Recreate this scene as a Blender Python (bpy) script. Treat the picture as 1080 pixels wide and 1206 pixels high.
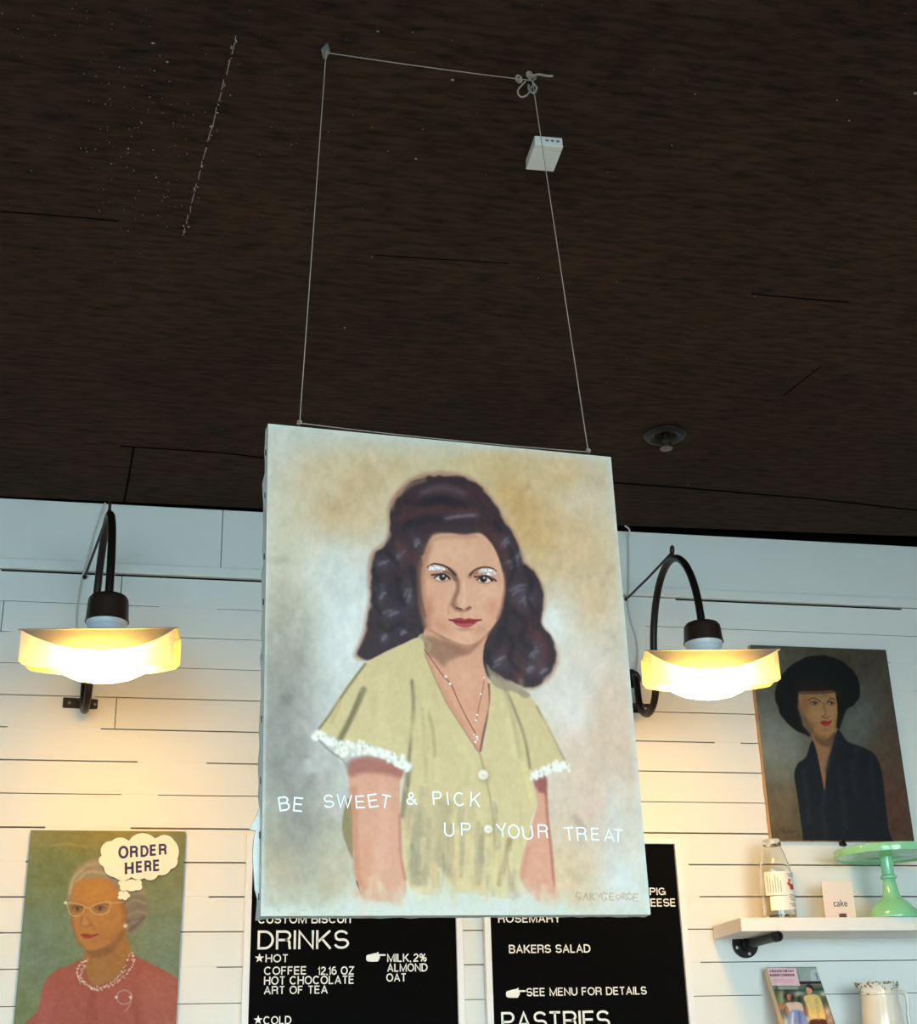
import bpy, bmesh, math, random
import numpy as np
from mathutils import Vector, Matrix

for o in list(bpy.data.objects):
    bpy.data.objects.remove(o)
SC = bpy.context.scene
COL = SC.collection
random.seed(7)
RNG = np.random.RandomState(11)

# ------------------------------------------------------------------ camera
F, PITCH, YAW, ROLL = 1650.0, 0.3936891, 0.21411598, -0.02870942   # focal length in pixels of a 1080 wide frame
CAM = np.array([0.0, -4.2, 1.55])
def cam_axes():
    cp, sp, cy, sy = math.cos(PITCH), math.sin(PITCH), math.cos(YAW), math.sin(YAW)
    f = np.array([sy*cp, cy*cp, sp]); r = np.array([cy, -sy, 0.0]); u = np.cross(r, f)
    c, s = math.cos(ROLL), math.sin(ROLL)
    return c*r + s*u, -s*r + c*u, f
RT, UP, FW = cam_axes()
cd = bpy.data.cameras.new('camera')
cd.sensor_fit = 'HORIZONTAL'; cd.sensor_width = 36.0; cd.lens = 36.0*F/1080.0
cd.clip_start = 0.05; cd.clip_end = 100
cam = bpy.data.objects.new('camera', cd); COL.objects.link(cam)
cam.matrix_world = Matrix(((RT[0], UP[0], -FW[0], CAM[0]), (RT[1], UP[1], -FW[1], CAM[1]), (RT[2], UP[2], -FW[2], CAM[2]), (0, 0, 0, 1)))
SC.camera = cam

# ------------------------------------------------------------------ light and exposure
W = bpy.data.worlds.new('world'); SC.world = W; W.use_nodes = True
bg = W.node_tree.nodes['Background']
bg.inputs['Color'].default_value = (0.55, 0.72, 0.9, 1); bg.inputs['Strength'].default_value = 0.6
SC.view_settings.view_transform = 'Standard'; SC.view_settings.look = 'None'
SC.view_settings.exposure = 0.0; SC.view_settings.gamma = 1.0; SC.view_settings.use_curve_mapping = False
DAY_L = (0.52, 0.84, 1.0)
DAY_R = (0.74, 0.95, 1.0)
DAY_POWER = 318.0
def area(name, loc, rot, sx, sy, power, color):
    l = bpy.data.lights.new(name, 'AREA'); l.shape = 'RECTANGLE'; l.size = sx; l.size_y = sy
    l.energy = power; l.color = color; l.spread = math.radians(130)
    o = bpy.data.objects.new(name, l); o.location = loc; o.rotation_euler = rot; COL.objects.link(o)
    return o
# daylight arriving through the shop-front windows behind the camera
area('window_daylight', (-0.95, -6.32, 1.75), (math.radians(54), 0, 0), 2.1, 2.2, DAY_POWER*0.5, DAY_L)
area('window_daylight', (1.75, -6.32, 1.75), (math.radians(54), 0, 0), 2.1, 2.2, DAY_POWER*0.5, DAY_R)
LAMP_STRENGTH = 185.0
LAMP_COLOR = (1.0, 0.50, 0.06)

# ------------------------------------------------------------------ helpers
def lin(c):
    c = np.asarray(c, float)/255.0
    return np.where(c <= 0.04045, c/12.92, ((c+0.055)/1.055)**2.4)
def ray(x, y):
    d = (x-540.0)/F*RT + (603.0-y)/F*UP + FW
    return d
def wall_pt(x, y, Y=0.0):
    d = ray(x, y); return CAM + d*((Y-CAM[1])/d[1])
def plane_pt(x, y, O, n):
    d = ray(x, y); return CAM + d*(np.dot(O-CAM, n)/np.dot(d, n))
def project(P):
    v = P-CAM; z = v@FW
    return 540+F*(v@RT)/z, 603-F*(v@UP)/z

MATS = {}
def mat(name, rgb, rough=0.6, metal=0.0, var=0.06, scale=30.0, bump=0.0, bscale=200.0, spec=0.5, **kw):
    if name in MATS: return MATS[name]
    m = bpy.data.materials.new(name); m.use_nodes = True; nt = m.node_tree; b = nt.nodes['Principled BSDF']
    c = tuple(lin(rgb))+(1,)
    tc = nt.nodes.new('ShaderNodeTexCoord'); nz = nt.nodes.new('ShaderNodeTexNoise')
    nz.inputs['Scale'].default_value = scale; nz.inputs['Detail'].default_value = 4
    nt.links.new(tc.outputs['Object'], nz.inputs['Vector'])
    mx = nt.nodes.new('ShaderNodeMix'); mx.data_type = 'RGBA'
    mx.inputs['A'].default_value = tuple(min(1, x*(1-var)) for x in c[:3])+(1,)
    mx.inputs['B'].default_value = tuple(min(1, x*(1+var)) for x in c[:3])+(1,)
    nt.links.new(nz.outputs['Fac'], mx.inputs['Factor']); nt.links.new(mx.outputs['Result'], b.inputs['Base Color'])
    b.inputs['Roughness'].default_value = rough; b.inputs['Metallic'].default_value = metal
    b.inputs['Specular IOR Level'].default_value = spec
    for k, v in kw.items(): b.inputs[k.replace('_', ' ')].default_value = v
    if bump:
        n2 = nt.nodes.new('ShaderNodeTexNoise'); n2.inputs['Scale'].default_value = bscale; n2.inputs['Detail'].default_value = 5
        nt.links.new(tc.outputs['Object'], n2.inputs['Vector'])
        bp = nt.nodes.new('ShaderNodeBump'); bp.inputs['Strength'].default_value = bump; bp.inputs['Distance'].default_value = 0.003
        nt.links.new(n2.outputs['Fac'], bp.inputs['Height']); nt.links.new(bp.outputs['Normal'], b.inputs['Normal'])
    MATS[name] = m
    return m
def paint_mat(name, rough=0.55, weave=900.0, bump=0.15):
    m = bpy.data.materials.new(name); m.use_nodes = True; nt = m.node_tree; b = nt.nodes['Principled BSDF']
    a = nt.nodes.new('ShaderNodeAttribute'); a.attribute_name = 'paint'
    nt.links.new(a.outputs['Color'], b.inputs['Base Color']); b.inputs['Roughness'].default_value = rough
    b.inputs['Specular IOR Level'].default_value = 0.25
    tc = nt.nodes.new('ShaderNodeTexCoord'); n = nt.nodes.new('ShaderNodeTexNoise'); n.inputs['Scale'].default_value = weave
    n.inputs['Detail'].default_value = 3
    nt.links.new(tc.outputs['Object'], n.inputs['Vector'])
    bp = nt.nodes.new('ShaderNodeBump'); bp.inputs['Strength'].default_value = bump; bp.inputs['Distance'].default_value = 0.001
    nt.links.new(n.outputs['Fac'], bp.inputs['Height']); nt.links.new(bp.outputs['Normal'], b.inputs['Normal'])
    return m

def link(name, me, m, parent=None, loc=None):
    o = bpy.data.objects.new(name, me); COL.objects.link(o)
    if m is not None: me.materials.append(m)
    if parent is not None: o.parent = parent
    if loc is not None: o.location = loc
    return o
def finish(name, bm, m, parent=None, smooth=False, world=True):
    """bmesh -> one linked object; world coordinates are brought into the parent's frame"""
    bmesh.ops.recalc_face_normals(bm, faces=bm.faces)
    if parent is not None and world:
        bmesh.ops.translate(bm, verts=bm.verts, vec=-Vector(parent.location))
    me = bpy.data.meshes.new(name); bm.to_mesh(me); bm.free()
    if parent is None:
        co = np.empty(len(me.vertices)*3, 'f'); me.vertices.foreach_get('co', co); co = co.reshape(-1, 3)
        c = (co.min(0)+co.max(0))/2
        me.vertices.foreach_set('co', (co-c).ravel()); me.update()
        o = link(name, me, m, None, tuple(float(x) for x in c))
    else:
        o = link(name, me, m, parent)
    if smooth:
        for p in me.polygons: p.use_smooth = True
        me.set_sharp_from_angle(angle=math.radians(40))
    return o
def thing(name, label, cat, loc=(0, 0, 0), rz=0.0, group=None):
    o = bpy.data.objects.new(name, None); COL.objects.link(o); o.location = tuple(float(x) for x in loc); o.rotation_euler = (0, 0, rz)
    o.empty_display_size = 0.05
    return tag(o, label, cat, group)
def tag(o, label, cat, group=None):
    o['label'] = label; o['category'] = cat
    if group: o['group'] = group
    return o
def struct(o, label=None):
    o['kind'] = 'structure'
    if label: o['label'] = label
    return o

def add_box(bm, lo, hi, bev=0.0, M=None):
    r = bmesh.ops.create_cube(bm, size=1.0)
    vs = r['verts']
    lo = Vector(lo); hi = Vector(hi); c = (lo+hi)/2; s = hi-lo
    for v in vs: v.co = Vector((v.co.x*s.x+c.x, v.co.y*s.y+c.y, v.co.z*s.z+c.z))
    if bev:
        es = list({e for v in vs for e in v.link_edges})
        rr = bmesh.ops.bevel(bm, geom=es, offset=bev, segments=2, affect='EDGES', profile=0.5)
        vs = list({v for f in rr['faces'] for v in f.verts} | {v for v in vs if v.is_valid})
    if M is not None: bmesh.ops.transform(bm, matrix=M, verts=[v for v in vs if v.is_valid])
    return vs
def smooth_path(pts, n=8):
    P = [Vector(p) for p in pts]; out = []
    for i in range(len(P)-1):
        p0 = P[max(i-1, 0)]; p1 = P[i]; p2 = P[i+1]; p3 = P[min(i+2, len(P)-1)]
        for k in range(n):
            t = k/n
            out.append(0.5*((2*p1)+(p2-p0)*t+(2*p0-5*p1+4*p2-p3)*t*t+(3*p1-p0-3*p2+p3)*t**3))
    out.append(P[-1]); return out
def add_tube(bm, pts, r, seg=12, caps=True, close=False):
    P = [Vector(p) for p in pts]; n = len(P)
    R = r if hasattr(r, '__len__') else [r]*n
    t0 = (P[1]-P[0]).normalized(); nrm = t0.orthogonal().normalized(); rings = []
    for i in range(n):
        a = P[i-1] if (i > 0 or close) else P[i]; b = P[(i+1) % n] if (i < n-1 or close) else P[i]
        t = (b-a).normalized(); nrm = (nrm-t*nrm.dot(t)).normalized(); bi = t.cross(nrm)
        rings.append([bm.verts.new(P[i]+R[i]*(math.cos(2*math.pi*k/seg)*nrm+math.sin(2*math.pi*k/seg)*bi)) for k in range(seg)])
    for i in range(n if close else n-1):
        A = rings[i]; B = rings[(i+1) % n]
        for k in range(seg): bm.faces.new((A[k], A[(k+1) % seg], B[(k+1) % seg], B[k]))
    if caps and not close:
        bm.faces.new(list(reversed(rings[0]))); bm.faces.new(rings[-1])
def add_lathe(bm, prof, center, seg=40, closed=False):
    cx, cy, cz = center; rings = []
    for (r, z) in prof:
        if r < 1e-6: rings.append([bm.verts.new((cx, cy, cz+z))])
        else: rings.append([bm.verts.new((cx+r*math.cos(2*math.pi*k/seg), cy+r*math.sin(2*math.pi*k/seg), cz+z)) for k in range(seg)])
    pairs = list(zip(rings[:-1], rings[1:]))
    if closed: pairs.append((rings[-1], rings[0]))
    for A, B in pairs:
        for k in range(seg):
            k2 = (k+1) % seg
            if len(A) == 1 and len(B) == 1: continue
            if len(A) == 1: bm.faces.new((A[0], B[k], B[k2]))
            elif len(B) == 1: bm.faces.new((A[k], B[0], A[k2]))
            else: bm.faces.new((A[k], B[k], B[k2], A[k2]))
def add_prism(bm, pts3, vec):
    """flat outline pts3 (list of 3d points) extruded by vec"""
    A = [bm.verts.new(p) for p in pts3]; B = [bm.verts.new(Vector(p)+Vector(vec)) for p in pts3]
    n = len(A)
    bm.faces.new(A); bm.faces.new(list(reversed(B)))
    for k in range(n): bm.faces.new((A[k], B[k], B[(k+1) % n], A[(k+1) % n]))

def text_mesh(s, bold=0.0):
    cu = bpy.data.curves.new('txt', 'FONT'); cu.body = s; cu.size = 1.0; cu.extrude = 0.0; cu.offset = bold; cu.resolution_u = 3
    o = bpy.data.objects.new('txt', cu); COL.objects.link(o)
    dg = bpy.context.evaluated_depsgraph_get(); dg.update()
    me = bpy.data.meshes.new_from_object(o.evaluated_get(dg))
    bpy.data.objects.remove(o); bpy.data.curves.remove(cu)
    return me
_cap = {}
def cap_height():
    if 'h' not in _cap:
        me = text_mesh('H'); co = np.array([v.co[:] for v in me.vertices]); _cap['h'] = co[:, 1].max(); bpy.data.meshes.remove(me)
    return _cap['h']
def add_text(bm, s, O, ux, uy, n, width, height, thick=0.0012, bold=0.0, rot=0.0, fit=True):
    """text with its lower left corner at O, reaching width along ux and cap height along uy, standing thick off the plane along n"""
    me = text_mesh(s, bold)
    co = np.array([v.co[:2] for v in me.vertices]); x0, x1 = co[:, 0].min(), co[:, 0].max()
    k = height/cap_height(); kx = width/(x1-x0) if fit else k
    L = np.stack([(co[:, 0]-x0)*kx, co[:, 1]*k], 1)
    if rot:
        c = np.array([width/2, height/2]); a = math.radians(rot); R = np.array([[math.cos(a), -math.sin(a)], [math.sin(a), math.cos(a)]])
        L = (L-c)@R.T+c
    P = np.asarray(O)+L[:, :1]*np.asarray(ux)+L[:, 1:]*np.asarray(uy)
    vs = [bm.verts.new(p) for p in P]; fs = []
    for p in me.polygons:
        try: fs.append(bm.faces.new([vs[i] for i in p.vertices]))
        except ValueError: pass
    bpy.data.meshes.remove(me)
    r = bmesh.ops.extrude_face_region(bm, geom=fs)
    bmesh.ops.translate(bm, verts=[g for g in r['geom'] if isinstance(g, bmesh.types.BMVert)], vec=Vector(np.asarray(n)*thick))

# ---- plain grotesque capitals drawn as ribbons of constant width, on a grid one cap height tall
def _arc(cx, cy, rx, ry, a0, a1, n=14):
    return [(cx+rx*math.cos(math.radians(a0+(a1-a0)*k/n)), cy+ry*math.sin(math.radians(a0+(a1-a0)*k/n))) for k in range(n+1)]
GLYPH = {
 'A': (.90, [[(0, -.06), (.5, 1.0), (1, -.06)], [(.17, .30), (.83, .30)]]), 'B': (.80, [[(.62, .53), (0, .53), (0, 1), (.58, 1)]+_arc(.58, .765, .36, .235, 90, -90)[1:], [(0, .53), (0, 0), (.62, 0)]+_arc(.62, .265, .38, .265, -90, 90)[1:]]),
 'C': (.92, [_arc(.5, .5, .5, .5, 42, 318, 30)]), 'D': (.86, [[(0, 0), (0, 1), (.42, 1)]+_arc(.42, .5, .58, .5, 90, -90, 20)[1:]+[(0, 0)]]),
 'E': (.72, [[(1, 1), (0, 1), (0, 0), (1, 0)], [(0, .52), (.92, .52)]]), 'F': (.68, [[(1, 1), (0, 1), (0, -.07)], [(0, .5), (.88, .5)]]),
 'G': (.96, [_arc(.48, .5, .48, .5, 42, 342, 30)+[(.96, .46), (.52, .46)], [(.96, .46), (.96, -.04)]]), 'H': (.82, [[(0, -.07), (0, 1.07)], [(1, -.07), (1, 1.07)], [(0, .52), (1, .52)]]),
 'I': (.14, [[(.5, -.07), (.5, 1.07)]]), 'J': (.6, [[(1, 1.07), (1, .28)]+_arc(.5, .28, .5, .28, 0, -180, 14)[1:]]), 'K': (.84, [[(0, -.07), (0, 1.07)], [(.97, 1.05), (0, .32)], [(.34, .58), (1, -.06)]]),
 'L': (.66, [[(0, 1.07), (0, 0), (1, 0)]]), 'M': (1.0, [[(0, -.07), (0, 1), (.5, .0), (1, 1), (1, -.07)]]), 'N': (.84, [[(0, -.07), (0, 1), (1, 0), (1, 1.07)]]), 'O': (.96, [_arc(.5, .5, .5, .5, 90, 450, 36)]),
 'P': (.78, [[(0, -.07), (0, 1), (.6, 1)]+_arc(.6, .73, .4, .27, 90, -90)[1:]+[(0, .46)]]), 'Q': (.96, [_arc(.5, .5, .5, .5, 90, 450, 36), [(.62, .2), (1, -.04)]]),
 'R': (.82, [[(0, -.07), (0, 1), (.6, 1)]+_arc(.6, .745, .38, .255, 90, -90)[1:]+[(0, .49)], [(.6, .49)]+_arc(.7, .3, .24, .19, 90, 0, 8)+[(.94, .12), (1, -.06)]]),
 'S': (.82, [_arc(.5, .745, .46, .255, 20, 200, 16)+_arc(.44, .66, .4, .18, 200, 262, 6)[1:]+_arc(.56, .31, .42, .185, 82, 20, 6)+_arc(.5, .265, .5, .265, 0, -165, 16)]),
 'T': (.76, [[(0, 1), (1, 1)], [(.5, 1), (.5, -.07)]]), 'U': (.82, [[(0, 1.07), (0, .36)]+_arc(.5, .36, .5, .36, 180, 360, 18)[1:]+[(1, 1.07)]]), 'V': (.86, [[(0, 1.06), (.5, 0), (1, 1.06)]]), 'W': (1.22, [[(0, 1.06), (.25, 0), (.5, 1), (.75, 0), (1, 1.06)]]),
 'X': (.84, [[(0, -.06), (1, 1.06)], [(0, 1.06), (1, -.06)]]), 'Y': (.84, [[(0, 1.06), (.5, .44), (1, 1.06)], [(.5, .44), (.5, -.07)]]), 'Z': (.78, [[(0, 1), (1, 1), (0, 0), (1, 0)]]),
 '1': (.34, [[(0, .74), (.75, .84), (1, 1.0), (1, -.07)]]), '2': (.68, [_arc(.5, .72, .46, .28, 170, -25, 16)+[(.1, .14), (0, 0), (1.04, 0)]]),
 '6': (.70, [_arc(.5, .31, .5, .31, 180, -180, 26)+_arc(.56, .5, .56, .5, 180, 60, 12)]), ',': (.13, [[(.6, .07), (.6, -.04), (.1, -.16)]]),
 '%': (1.0, [_arc(.2, .76, .19, .24, 0, 360, 18), _arc(.8, .24, .19, .24, 0, 360, 18), [(.2, -.04), (.8, 1.04)]]),
 '&': (.86, [[(1.02, -.04), (.3, .62)]+_arc(.46, .78, .22, .22, 205, -40, 14)+[(.22, .44)]+_arc(.36, .26, .36, .26, 120, 300, 14)+[(.72, .14), (.92, .46)]]),
}
def add_sign(bm, s, O, ux, uy, n, width, height, thick=.0012, weight=.135, gap=.13, rot=0.0):
    """lettering in the capitals above: lower left corner at O, reaching width along ux, cap height along uy"""
    x = 0.0; runs = []
    for ch in s:
        if ch == ' ': x += .24; continue
        W_, st = GLYPH[ch]
        for P in st: runs.append([(x+weight/2+px*(W_-weight), weight/2+py*(1-weight)) for px, py in P])
        x += W_+gap
    tot = x-gap; kx = width/tot; ux, uy, n, O = (np.asarray(q, float) for q in (ux, uy, n, O))
    c = np.array([width/2, height/2]); a = math.radians(rot); R = np.array([[math.cos(a), -math.sin(a)], [math.sin(a), math.cos(a)]])
    hw = weight*height/2
    for P in runs:
        Q = np.array([(px*kx, py*height) for px, py in P]); closed = len(Q) > 3 and np.allclose(Q[0], Q[-1], atol=1e-6)
        if closed: Q = Q[:-1]
        m = len(Q); Lf, Rt = [], []
        for i in range(m):
            d1 = Q[i]-Q[i-1] if (i > 0 or closed) else Q[1]-Q[0]; d2 = Q[(i+1) % m]-Q[i] if (i < m-1 or closed) else d1
            d1 = d1/(np.linalg.norm(d1)+1e-12); d2 = d2/(np.linalg.norm(d2)+1e-12)
            n1 = np.array([-d1[1], d1[0]]); n2 = np.array([-d2[1], d2[0]]); mt = n1+n2; l = np.linalg.norm(mt)
            mt = n1 if l < 1e-6 else mt/l; k = min(1.0/max(.25, np.dot(mt, n1)), 1.9)
            Lf.append(Q[i]+mt*hw*k); Rt.append(Q[i]-mt*hw*k)
        def pt(q, z):
            q = (np.asarray(q)-c)@R.T+c; return bm.verts.new(O+q[0]*ux+q[1]*uy+n*z)
        V = [(pt(Lf[i], thick), pt(Rt[i], thick), pt(Lf[i], 0), pt(Rt[i], 0)) for i in range(m)]
        rg_ = range(m if closed else m-1)
        for i in rg_:
            A, B = V[i], V[(i+1) % m]
            for f in ((A[0], B[0], B[1], A[1]), (A[2], A[3], B[3], B[2]), (A[0], A[2], B[2], B[0]), (A[1], B[1], B[3], A[3])): bm.faces.new(f)
        if not closed:
            for A in (V[0], V[-1]): bm.faces.new((A[0], A[1], A[3], A[2]))

# ---- brush work: layered strokes evaluated on the points of a canvas
def spline(pts, closed=True, n=6):
    P = np.asarray(pts, float); m = len(P); out = []
    rng = range(m if closed else m-1)
    for i in rng:
        if closed: p0, p1, p2, p3 = P[i-1], P[i], P[(i+1) % m], P[(i+2) % m]
        else: p0, p1, p2, p3 = P[max(i-1, 0)], P[i], P[i+1], P[min(i+2, m-1)]
        for k in range(n):
            t = k/n
            out.append(0.5*(2*p1+(p2-p0)*t+(2*p0-5*p1+4*p2-p3)*t*t+(3*p1-p0-3*p2+p3)*t**3))
    if not closed: out.append(P[-1])
    return np.array(out)
def vnoise(X, Y, s, seed):
    r = np.random.RandomState(seed).rand(257, 257)
    x = X/s; y = Y/s; xi = np.floor(x).astype(int); yi = np.floor(y).astype(int); fx = x-xi; fy = y-yi
    fx = fx*fx*(3-2*fx); fy = fy*fy*(3-2*fy); xi %= 256; yi %= 256
    return (r[xi, yi]*(1-fx)+r[xi+1, yi]*fx)*(1-fy)+(r[xi, yi+1]*(1-fx)+r[xi+1, yi+1]*fx)*fy
def fbm(X, Y, s, seed, o=4):
    v = 0; a = 0.5; t = 0
    for k in range(o): v = v+a*vnoise(X, Y, s/2**k, seed+k); t += a; a *= 0.55
    return v/t
class Canvas:
    def __init__(self, X, Y, base):
        self.X = X; self.Y = Y; self.c = np.tile(np.array(base, float), (len(X), 1))
    def _mix(self, idx, a, col):
        col = np.asarray(col, float)
        self.c[idx] = self.c[idx]*(1-a[:, None])+col*a[:, None]
    def fill(self, pts, col, blur=1.0, alpha=1.0, smooth=True, wob=0.0, seed=1, n=6):
        P = spline(pts, True, n) if smooth else np.asarray(pts, float)
        m = blur*2+3+wob
        idx = np.where((self.X > P[:, 0].min()-m) & (self.X < P[:, 0].max()+m) & (self.Y > P[:, 1].min()-m) & (self.Y < P[:, 1].max()+m))[0]
        if len(idx) == 0: return
        x = self.X[idx]; y = self.Y[idx]
        if wob:
            x = x+(vnoise(x, y, 7, seed)-.5)*2*wob; y = y+(vnoise(x, y, 7, seed+9)-.5)*2*wob
        d = np.full(len(idx), 1e9); ins = np.zeros(len(idx), bool)
        for i in range(len(P)):
            x1, y1 = P[i-1]; x2, y2 = P[i]
            dx, dy = x2-x1, y2-y1; L = dx*dx+dy*dy
            if L < 1e-9: continue
            t = np.clip(((x-x1)*dx+(y-y1)*dy)/L, 0, 1)
            d = np.minimum(d, (x-x1-t*dx)**2+(y-y1-t*dy)**2)
            if y1 != y2: ins ^= ((y1 > y) != (y2 > y)) & (x < (x2-x1)*(y-y1)/(y2-y1)+x1)
        d = np.sqrt(d); sd = np.where(ins, d, -d)
        a = np.clip(0.5+sd/(2*blur), 0, 1); a = a*a*(3-2*a)*alpha
        self._mix(idx, a, col)
    def stroke(self, pts, w, col, blur=0.8, alpha=1.0, smooth=True, w2=None, brk=0.0, seed=3):
        P = spline(pts, False) if smooth and len(pts) > 2 else np.asarray(pts, float)
        w2 = w if w2 is None else w2; m = max(w, w2)+blur*2+2
        idx = np.where((self.X > P[:, 0].min()-m) & (self.X < P[:, 0].max()+m) & (self.Y > P[:, 1].min()-m) & (self.Y < P[:, 1].max()+m))[0]
        if len(idx) == 0: return
        x = self.X[idx]; y = self.Y[idx]; best = np.full(len(idx), -1e9); n = len(P)-1
        for i in range(n):
            x1, y1 = P[i]; x2, y2 = P[i+1]; dx, dy = x2-x1, y2-y1; L = dx*dx+dy*dy+1e-12
            t = np.clip(((x-x1)*dx+(y-y1)*dy)/L, 0, 1)
            hw = (w+(w2-w)*(i+t)/n)/2
            best = np.maximum(best, hw-np.sqrt((x-x1-t*dx)**2+(y-y1-t*dy)**2))
        a = np.clip(0.5+best/(2*blur), 0, 1); a = a*a*(3-2*a)*alpha
        if brk: a = a*np.clip((vnoise(x, y, 4, seed)-brk)*4, 0, 1)
        self._mix(idx, a, col)
    def blob(self, cx, cy, rx, ry, col, alpha=1.0, ang=0.0, noise=0.0, seed=5, ns=30):
        dx = self.X-cx; dy = self.Y-cy; c, s = math.cos(math.radians(ang)), math.sin(math.radians(ang))
        u = (dx*c+dy*s)/rx; v = (-dx*s+dy*c)/ry; q = u*u+v*v
        idx = np.where(q < 6)[0]; a = np.exp(-q[idx]*1.1)*alpha
        if noise: a = np.clip(a*(1-noise+2*noise*fbm(self.X[idx], self.Y[idx], ns, seed)), 0, 1)
        self._mix(idx, a, col)
    def grain(self, amp, s, seed, sx=1.0, sy=1.0):
        self.c += ((fbm(self.X*sx, self.Y*sy, s, seed, 3)-.5)*2*amp)[:, None]
def painted_grid(name, W_, H_, nx, ny, to_world, art, m, tint, gain, parent):
    """front face of a canvas: nx by ny points, to_world(u,v) places them, art(X,Y) gives the colour in sketch units"""
    u = np.linspace(-W_/2, W_/2, nx); v = np.linspace(H_/2, -H_/2, ny)
    U, V = np.meshgrid(u, v); P = to_world(U.ravel(), V.ravel())
    X, Y = project(P)
    c = art(X, Y)
    col = np.clip(lin(np.clip(c, 0, 255))/np.asarray(tint)*gain, 0.004, 0.92)
    me = bpy.data.meshes.new(name)
    P = P-np.array(parent.location)
    i = np.arange(nx*ny).reshape(ny, nx)
    q = np.stack([i[:-1, :-1], i[1:, :-1], i[1:, 1:], i[:-1, 1:]], -1).reshape(-1)
    me.vertices.add(nx*ny); me.vertices.foreach_set('co', P.astype('f').ravel())
    nf = (nx-1)*(ny-1)
    me.loops.add(nf*4); me.loops.foreach_set('vertex_index', q.astype('i'))
    me.polygons.add(nf); me.polygons.foreach_set('loop_start', np.arange(0, nf*4, 4, dtype='i'))
    me.update(); me.validate()
    at = me.color_attributes.new('paint', 'FLOAT_COLOR', 'POINT')
    at.data.foreach_set('color', np.concatenate([col, np.ones((len(col), 1))], 1).astype('f').ravel())
    return link(name, me, m, parent)

# ------------------------------------------------------------------ the setting
CEIL = 3.297
X0, X1, YB = -2.4, 4.2, -6.6
M_PLANK = mat('white painted boards', (226, 225, 220), rough=0.55, var=0.02, scale=6, bump=0.12, bscale=60)
M_GAP = mat('board gap shade', (22, 17, 13), rough=0.9)  # backing coloured dark to stand in for shade deep in the board gaps
M_WHITE = mat('white paint', (228, 226, 220), rough=0.5, var=0.02)
M_DARK = mat('dark brown metal', (34, 25, 20), rough=0.45, metal=0.3, var=0.15)
M_BLACKMETAL = mat('black pipe metal', (26, 23, 22), rough=0.4, metal=0.6, var=0.2)
M_SCREW = mat('steel screw head', (176, 172, 164), rough=0.35, metal=0.7)

def ceiling_mat():
    m = bpy.data.materials.new('dark stained plywood ceiling'); m.use_nodes = True; nt = m.node_tree; b = nt.nodes['Principled BSDF']
    tc = nt.nodes.new('ShaderNodeTexCoord'); mp = nt.nodes.new('ShaderNodeMapping'); mp.inputs['Scale'].default_value = (14, 60, 14)
    mp.inputs['Rotation'].default_value = (0, 0, math.radians(-4))
    nt.links.new(tc.outputs['Object'], mp.inputs['Vector'])
    n1 = nt.nodes.new('ShaderNodeTexNoise'); n1.inputs['Scale'].default_value = 1.0; n1.inputs['Detail'].default_value = 7; n1.inputs['Roughness'].default_value = 0.68
    nt.links.new(mp.outputs['Vector'], n1.inputs['Vector'])
    r = nt.nodes.new('ShaderNodeValToRGB'); e = r.color_ramp.elements
    e[0].position = 0.30; e[0].color = tuple(lin((16, 10, 7)))+(1,); e[1].position = 0.60; e[1].color = tuple(lin((66, 45, 30)))+(1,)
    nt.links.new(n1.outputs['Fac'], r.inputs['Fac'])
    n2 = nt.nodes.new('ShaderNodeTexNoise'); n2.inputs['Scale'].default_value = 2.2; n2.inputs['Detail'].default_value = 3
    nt.links.new(tc.outputs['Object'], n2.inputs['Vector'])
    mx = nt.nodes.new('ShaderNodeMix'); mx.data_type = 'RGBA'; mx.blend_type = 'MULTIPLY'; mx.inputs['Factor'].default_value = 0.7
    r2 = nt.nodes.new('ShaderNodeValToRGB'); r2.color_ramp.elements[0].color = (0.45, 0.42, 0.42, 1); r2.color_ramp.elements[1].color = (1, 0.98, 0.9, 1)
    r2.color_ramp.elements[0].position = 0.3; r2.color_ramp.elements[1].position = 0.7
    nt.links.new(n2.outputs['Fac'], r2.inputs['Fac'])
    nt.links.new(r.outputs['Color'], mx.inputs['A']); nt.links.new(r2.outputs['Color'], mx.inputs['B'])
    nt.links.new(mx.outputs['Result'], b.inputs['Base Color']); b.inputs['Roughness'].default_value = 0.85; b.inputs['Specular IOR Level'].default_value = 0.15
    bp = nt.nodes.new('ShaderNodeBump'); bp.inputs['Strength'].default_value = 0.5; bp.inputs['Distance'].default_value = 0.004
    nt.links.new(n1.outputs['Fac'], bp.inputs['Height']); nt.links.new(bp.outputs['Normal'], b.inputs['Normal'])
    return m
M_CEIL = ceiling_mat()
M_CEILEDGE = mat('ceiling recess shade and seams', (6, 4, 3), rough=0.95, spec=0.05)  # near-black puts the recess shade into the colour; also used for the seams

bm = bmesh.new()
edge = [(X0, -0.012), (-0.55, -0.018), (1.455, -0.05), (2.55, -0.098), (X1, -0.15)]
add_prism(bm, [(X0, YB, CEIL)]+[(x, y, CEIL) for x, y in edge]+[(X1, YB, CEIL)], (0, 0, 0.02))
ceiling = struct(finish('ceiling', bm, M_CEIL), 'dark stained plywood ceiling')
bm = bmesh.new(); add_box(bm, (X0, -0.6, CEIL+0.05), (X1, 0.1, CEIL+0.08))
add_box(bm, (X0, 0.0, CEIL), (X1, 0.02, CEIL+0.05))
struct(finish('recess_shade', bm, M_CEILEDGE), 'recess where the ceiling meets the boarded wall, its shade painted near-black')
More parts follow.
